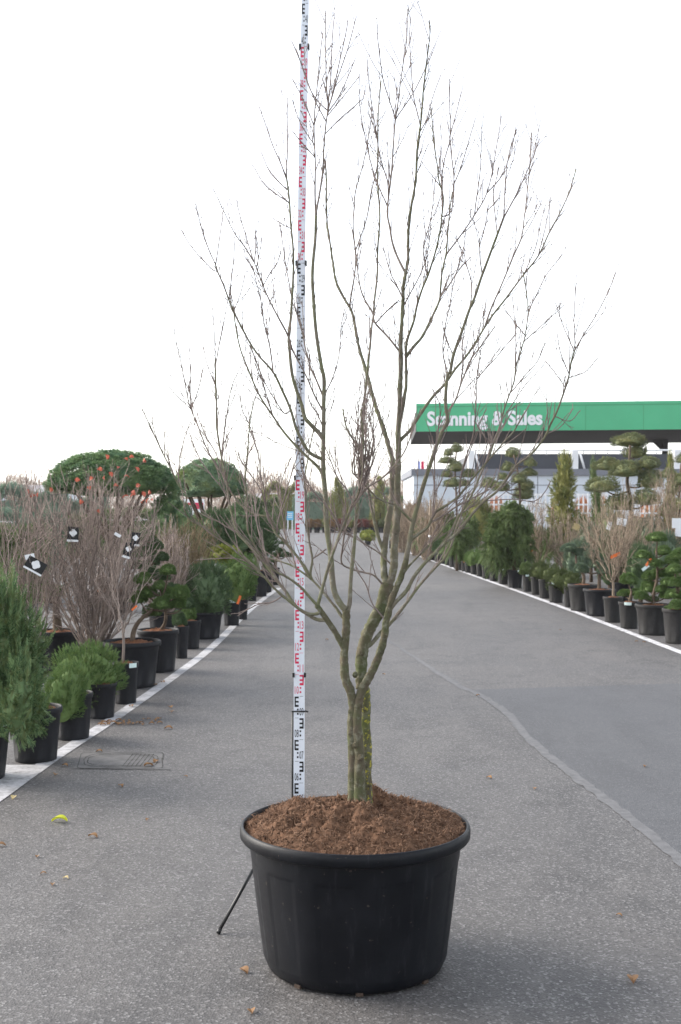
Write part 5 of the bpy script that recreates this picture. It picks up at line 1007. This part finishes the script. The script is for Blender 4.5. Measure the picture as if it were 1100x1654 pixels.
# grey sheds and bare woods beyond
MAT['shed'] = M_plain('shed_grey', (.30,.29,.31), .8, .06, .2)
def shed(x0, x1, top, D, label):
    a, b = P(x0,top,D), P(x1,top,D); t = thing('shed', ((a[0]+b[0])/2, D, 0), label, 'building'); mb = MB(); mb.box((a[0],D,0),(b[0],D+12,a[2]*.8)); mb.build('wall', MAT['palewall'], t, False)
    mb = MB(); z0, z1 = a[2]*.8, a[2]; V = [[a[0]-.3,D-.3,z0+.002],[b[0]+.3,D-.3,z0+.002],[b[0]+.3,D+12.3,z0+.002],[a[0]-.3,D+12.3,z0+.002],[a[0]-.3,D+6,z1],[b[0]+.3,D+6,z1]]; mb.add(V, [[0,1,5],[0,5,4],[2,3,4],[2,4,5],[1,2,5],[3,0,4],[0,2,1],[0,3,2]]); mb.build('roof', MAT['shed'], t, False)
shed(-60, 104, 782, 170, 'low grey-roofed shed beyond the bluish hedges'); shed(395, 470, 796, 190, 'pale low shed beyond the light green hedge')
BT = [bare_tree_mesh('bare_tree', s) for s in (1, 2, 3)]
rb = random.Random(4)
for i in range(30):
    x = [-20,5,25,48,70][i % 5] + rb.uniform(-12,12) if i < 8 else (rb.uniform(380, 520) if i < 20 else rb.uniform(520, 700)); D = rb.uniform(150, 230); tp = rb.uniform(748, 775) if i < 8 else rb.uniform(752, 790); zt = P(x,tp,D)[2]
    o = inst_free('bare_tree', BT[i % 3], ((x-CX)*D/F, D, 0), (zt,)*3, rb.uniform(0,6), MAT['far_twig']); tag(o, 'hazy bare tree in the woods beyond the ' + ('grey-roofed shed' if i < 8 else 'far hedges'), 'tree', 'bare trees beyond the ' + ('shed' if i < 8 else 'far hedges'))
wd = MB(); rgw = np.random.default_rng(9)          # undergrowth of the far wood, one mass
n = 60000; px = rgw.uniform(-1100, 2200, n); Dw = rgw.uniform(235, 300, n); hz = (P(0,786,260.)[2]) * (1 + .25*np.sin(px/31.) + .15*np.sin(px/13.)); pz = rgw.uniform(0, 1, n)**.8*hz
p = np.stack([(px-CX)*Dw/F, Dw, pz], 1); V, T = needles(p, np.tile([[0,0,1.]], (n,1)), 1.6, .12, 2, .45, rgw); V[:,2] = np.maximum(V[:,2], 0); wd.add(V, T); o = wd.build('far_wood', MAT['far_twig'], None, False); tag(o, 'hazy belt of bare brown woodland along the horizon', 'woodland', None, 'stuff')
# ------------------------------------------------------------------ person beyond the hedge
PD = 78.; pb = P(46,827,PD)*[1,1,0]; person = thing('person', pb, 'person in dark purple jacket and trousers standing by the bluish hedge, seen from behind', 'person')
me = bpy.data.meshes.new('body'); J = {'pel':(0,0,.95,.15),'ch':(0,0,1.28,.17),'sh':(0,0,1.44,.12),'nk':(0,.0,1.53,.06),'hd':(0,-.02,1.62,.095),'ht':(0,-.01,1.73,.08)}
names = list(J); vs = [J[k] for k in names]; ed = [(0,1),(1,2),(2,3),(3,4),(4,5)]
for s in (-1, 1):
    i = len(vs); vs += [(s*.20,0,1.41,.07),(s*.27,-.02,1.14,.055),(s*.22,-.22,.98,.045),(s*.19,-.30,.98,.04),(s*.10,0,.88,.10),(s*.11,.0,.50,.075),(s*.12,.03,.10,.05),(s*.12,-.14,.05,.045)]; ed += [(2,i),(i,i+1),(i+1,i+2),(i+2,i+3),(0,i+4),(i+4,i+5),(i+5,i+6),(i+6,i+7)]
me.from_pydata([v[:3] for v in vs], ed, []); ob = bpy.data.objects.new('body', me); COL.objects.link(ob); md = ob.modifiers.new('s','SKIN')
for i, v in enumerate(vs): me.skin_vertices[0].data[i].radius = (v[3], v[3])
me.skin_vertices[0].data[0].use_root = True; ob.modifiers.new('d','SUBSURF').levels = 1
bpy.context.view_layer.update(); m2 = bpy.data.meshes.new_from_object(ob.evaluated_get(bpy.context.evaluated_depsgraph_get())); bpy.data.objects.remove(ob)
zmin = min(v.co.z for v in m2.vertices)
for v in m2.vertices: v.co.z -= zmin
for m in (M_plain('jacket', (.07,.06,.10), .9, .15, 6), M_plain('trousers', (.045,.045,.06), .9, .15, 6), M_plain('skin', (.5,.33,.26), .6, .05, 8)): m2.materials.append(m)
for p_ in m2.polygons: p_.material_index = 2 if p_.center.z > 1.5 else (0 if p_.center.z > .84 else 1); p_.use_smooth = True
link('body', m2, None, person)
mb = MB(); mb.lathe([(.001,.125),(.06,.115),(.095,.07),(.105,.01),(.095,-.05),(.06,-.075)], 14); hr = mb.build('hair', M_plain('hair_grey', (.35,.32,.30), .9, .2, 20), person); hr.location = (0,.02,1.63-zmin)
bag = thing('shopping_bag', pb + [-.0,-.34,0], 'small bright red bag held low by the person beyond the hedge', 'bag'); MAT['bagred'] = M_plain('bag_red', (.7,.08,.05), .6, .1, 5)
mb = MB(); b0 = np.array(bag['_o']); mb.box((b0[0]-.12,b0[1]-.05,.45),(b0[0]+.12,b0[1]+.05,.78)); mb.build('bag_body', MAT['bagred'], bag, False); mb = MB(); q = smooth_path([b0+[-.08,0,.77], b0+[-.1,0,.98], b0+[.1,0,.98], b0+[.08,0,.77]],4); mb.tube(q, np.full(len(q), .012), 6); mb.build('handle', MAT['bagred'], bag)
# ------------------------------------------------------------------ fallen leaves and litter on the asphalt
rl_ = np.random.default_rng(61)
def leaf(px, py, s, mat, label, group=None, rot=None):
    g = G(px, py); o = inst_free('fallen_leaf', LEAFM, g+[0,0,s*.23+.002], (s,)*3, rot if rot is not None else rl_.uniform(0,6.28), MAT[mat]); o.rotation_euler = (rl_.uniform(-.12,.12), rl_.uniform(-.12,.12), o.rotation_euler.z); tag(o, label, 'leaf', group)
leaf(96,1328,.095,'yleaf','bright yellow-green fallen leaf lying flat on the asphalt', rot=1.5)
leaf(106,1420,.035,'paleleaf','tiny pale yellow leaf near the bright yellow-green one')
leaf(22,1290,.05,'paleleaf','small tan leaf beside the painted line below the drain cover'); leaf(150,1353,.06,'dryleaf','dark curled leaf beside the bright yellow-green one'); leaf(655,978,.05,'yleaf','small yellow leaf on the asphalt behind the bare tree')
DG = 'scattered dry brown leaves'
for (x, y, s) in ((272,1178,.07),(240,1238,.07),(252,1232,.06),(105,1238,.05),(90,1253,.05),(195,1271,.05),(160,1215,.05),(275,1144,.07),(277,1151,.06),(250,1108,.07),(263,1103,.06),(212,1142,.06),(394,1571,.05),(790,1258,.05),(863,1275,.04),(1042,1239,.04),(772,1124,.04),(1022,1585,.06),(406,1636,.04),(620,1090,.04),(905,1018,.04),(1028,1037,.05),(1040,1038,.05),(2,1367,.05),(85,1430,.03),(70,1412,.03),(528,1034,.05),(550,1034,.04),(740,1335,.03),(60,1385,.03),(238,1325,.03),(300,1255,.03),(1000,1480,.03)): leaf(x, y, s, 'dryleaf', 'small dry brown leaf scattered on the open asphalt', DG)
for i in range(34):
    x = rl_.uniform(158, 258); y = 1170 + rl_.normal(0, 2.6) - (x-158)*.02; leaf(x, y, rl_.uniform(.03,.06), 'dryleaf', 'dry brown leaf in the drift lying across the painted line', 'drift of dry leaves across the painted line')
# ------------------------------------------------------------------ thin winter haze
hm = bpy.data.materials.new('haze'); hm.use_nodes = True; ht = hm.node_tree; ht.nodes.remove(ht.nodes['Principled BSDF'])
pv = ht.nodes.new('ShaderNodeVolumePrincipled'); pv.inputs['Color'].default_value = (.95,.93,.92,1); pv.inputs['Density'].default_value = 0.0003; pv.inputs['Anisotropy'].default_value = .3
ht.links.new(pv.outputs[0], ht.nodes['Material Output'].inputs['Volume'])
mb = MB(); mb.box((-750,-70,-1.0),(750,920,24.0)); hz_ = mb.build('haze', hm, None, False); tag(hz_, 'thin pale winter haze lying over the whole yard', 'haze', None, 'stuff')
for o in bpy.data.objects:
    for k in ('_o','_D','_r','_h'):
        if k in o: del o[k]
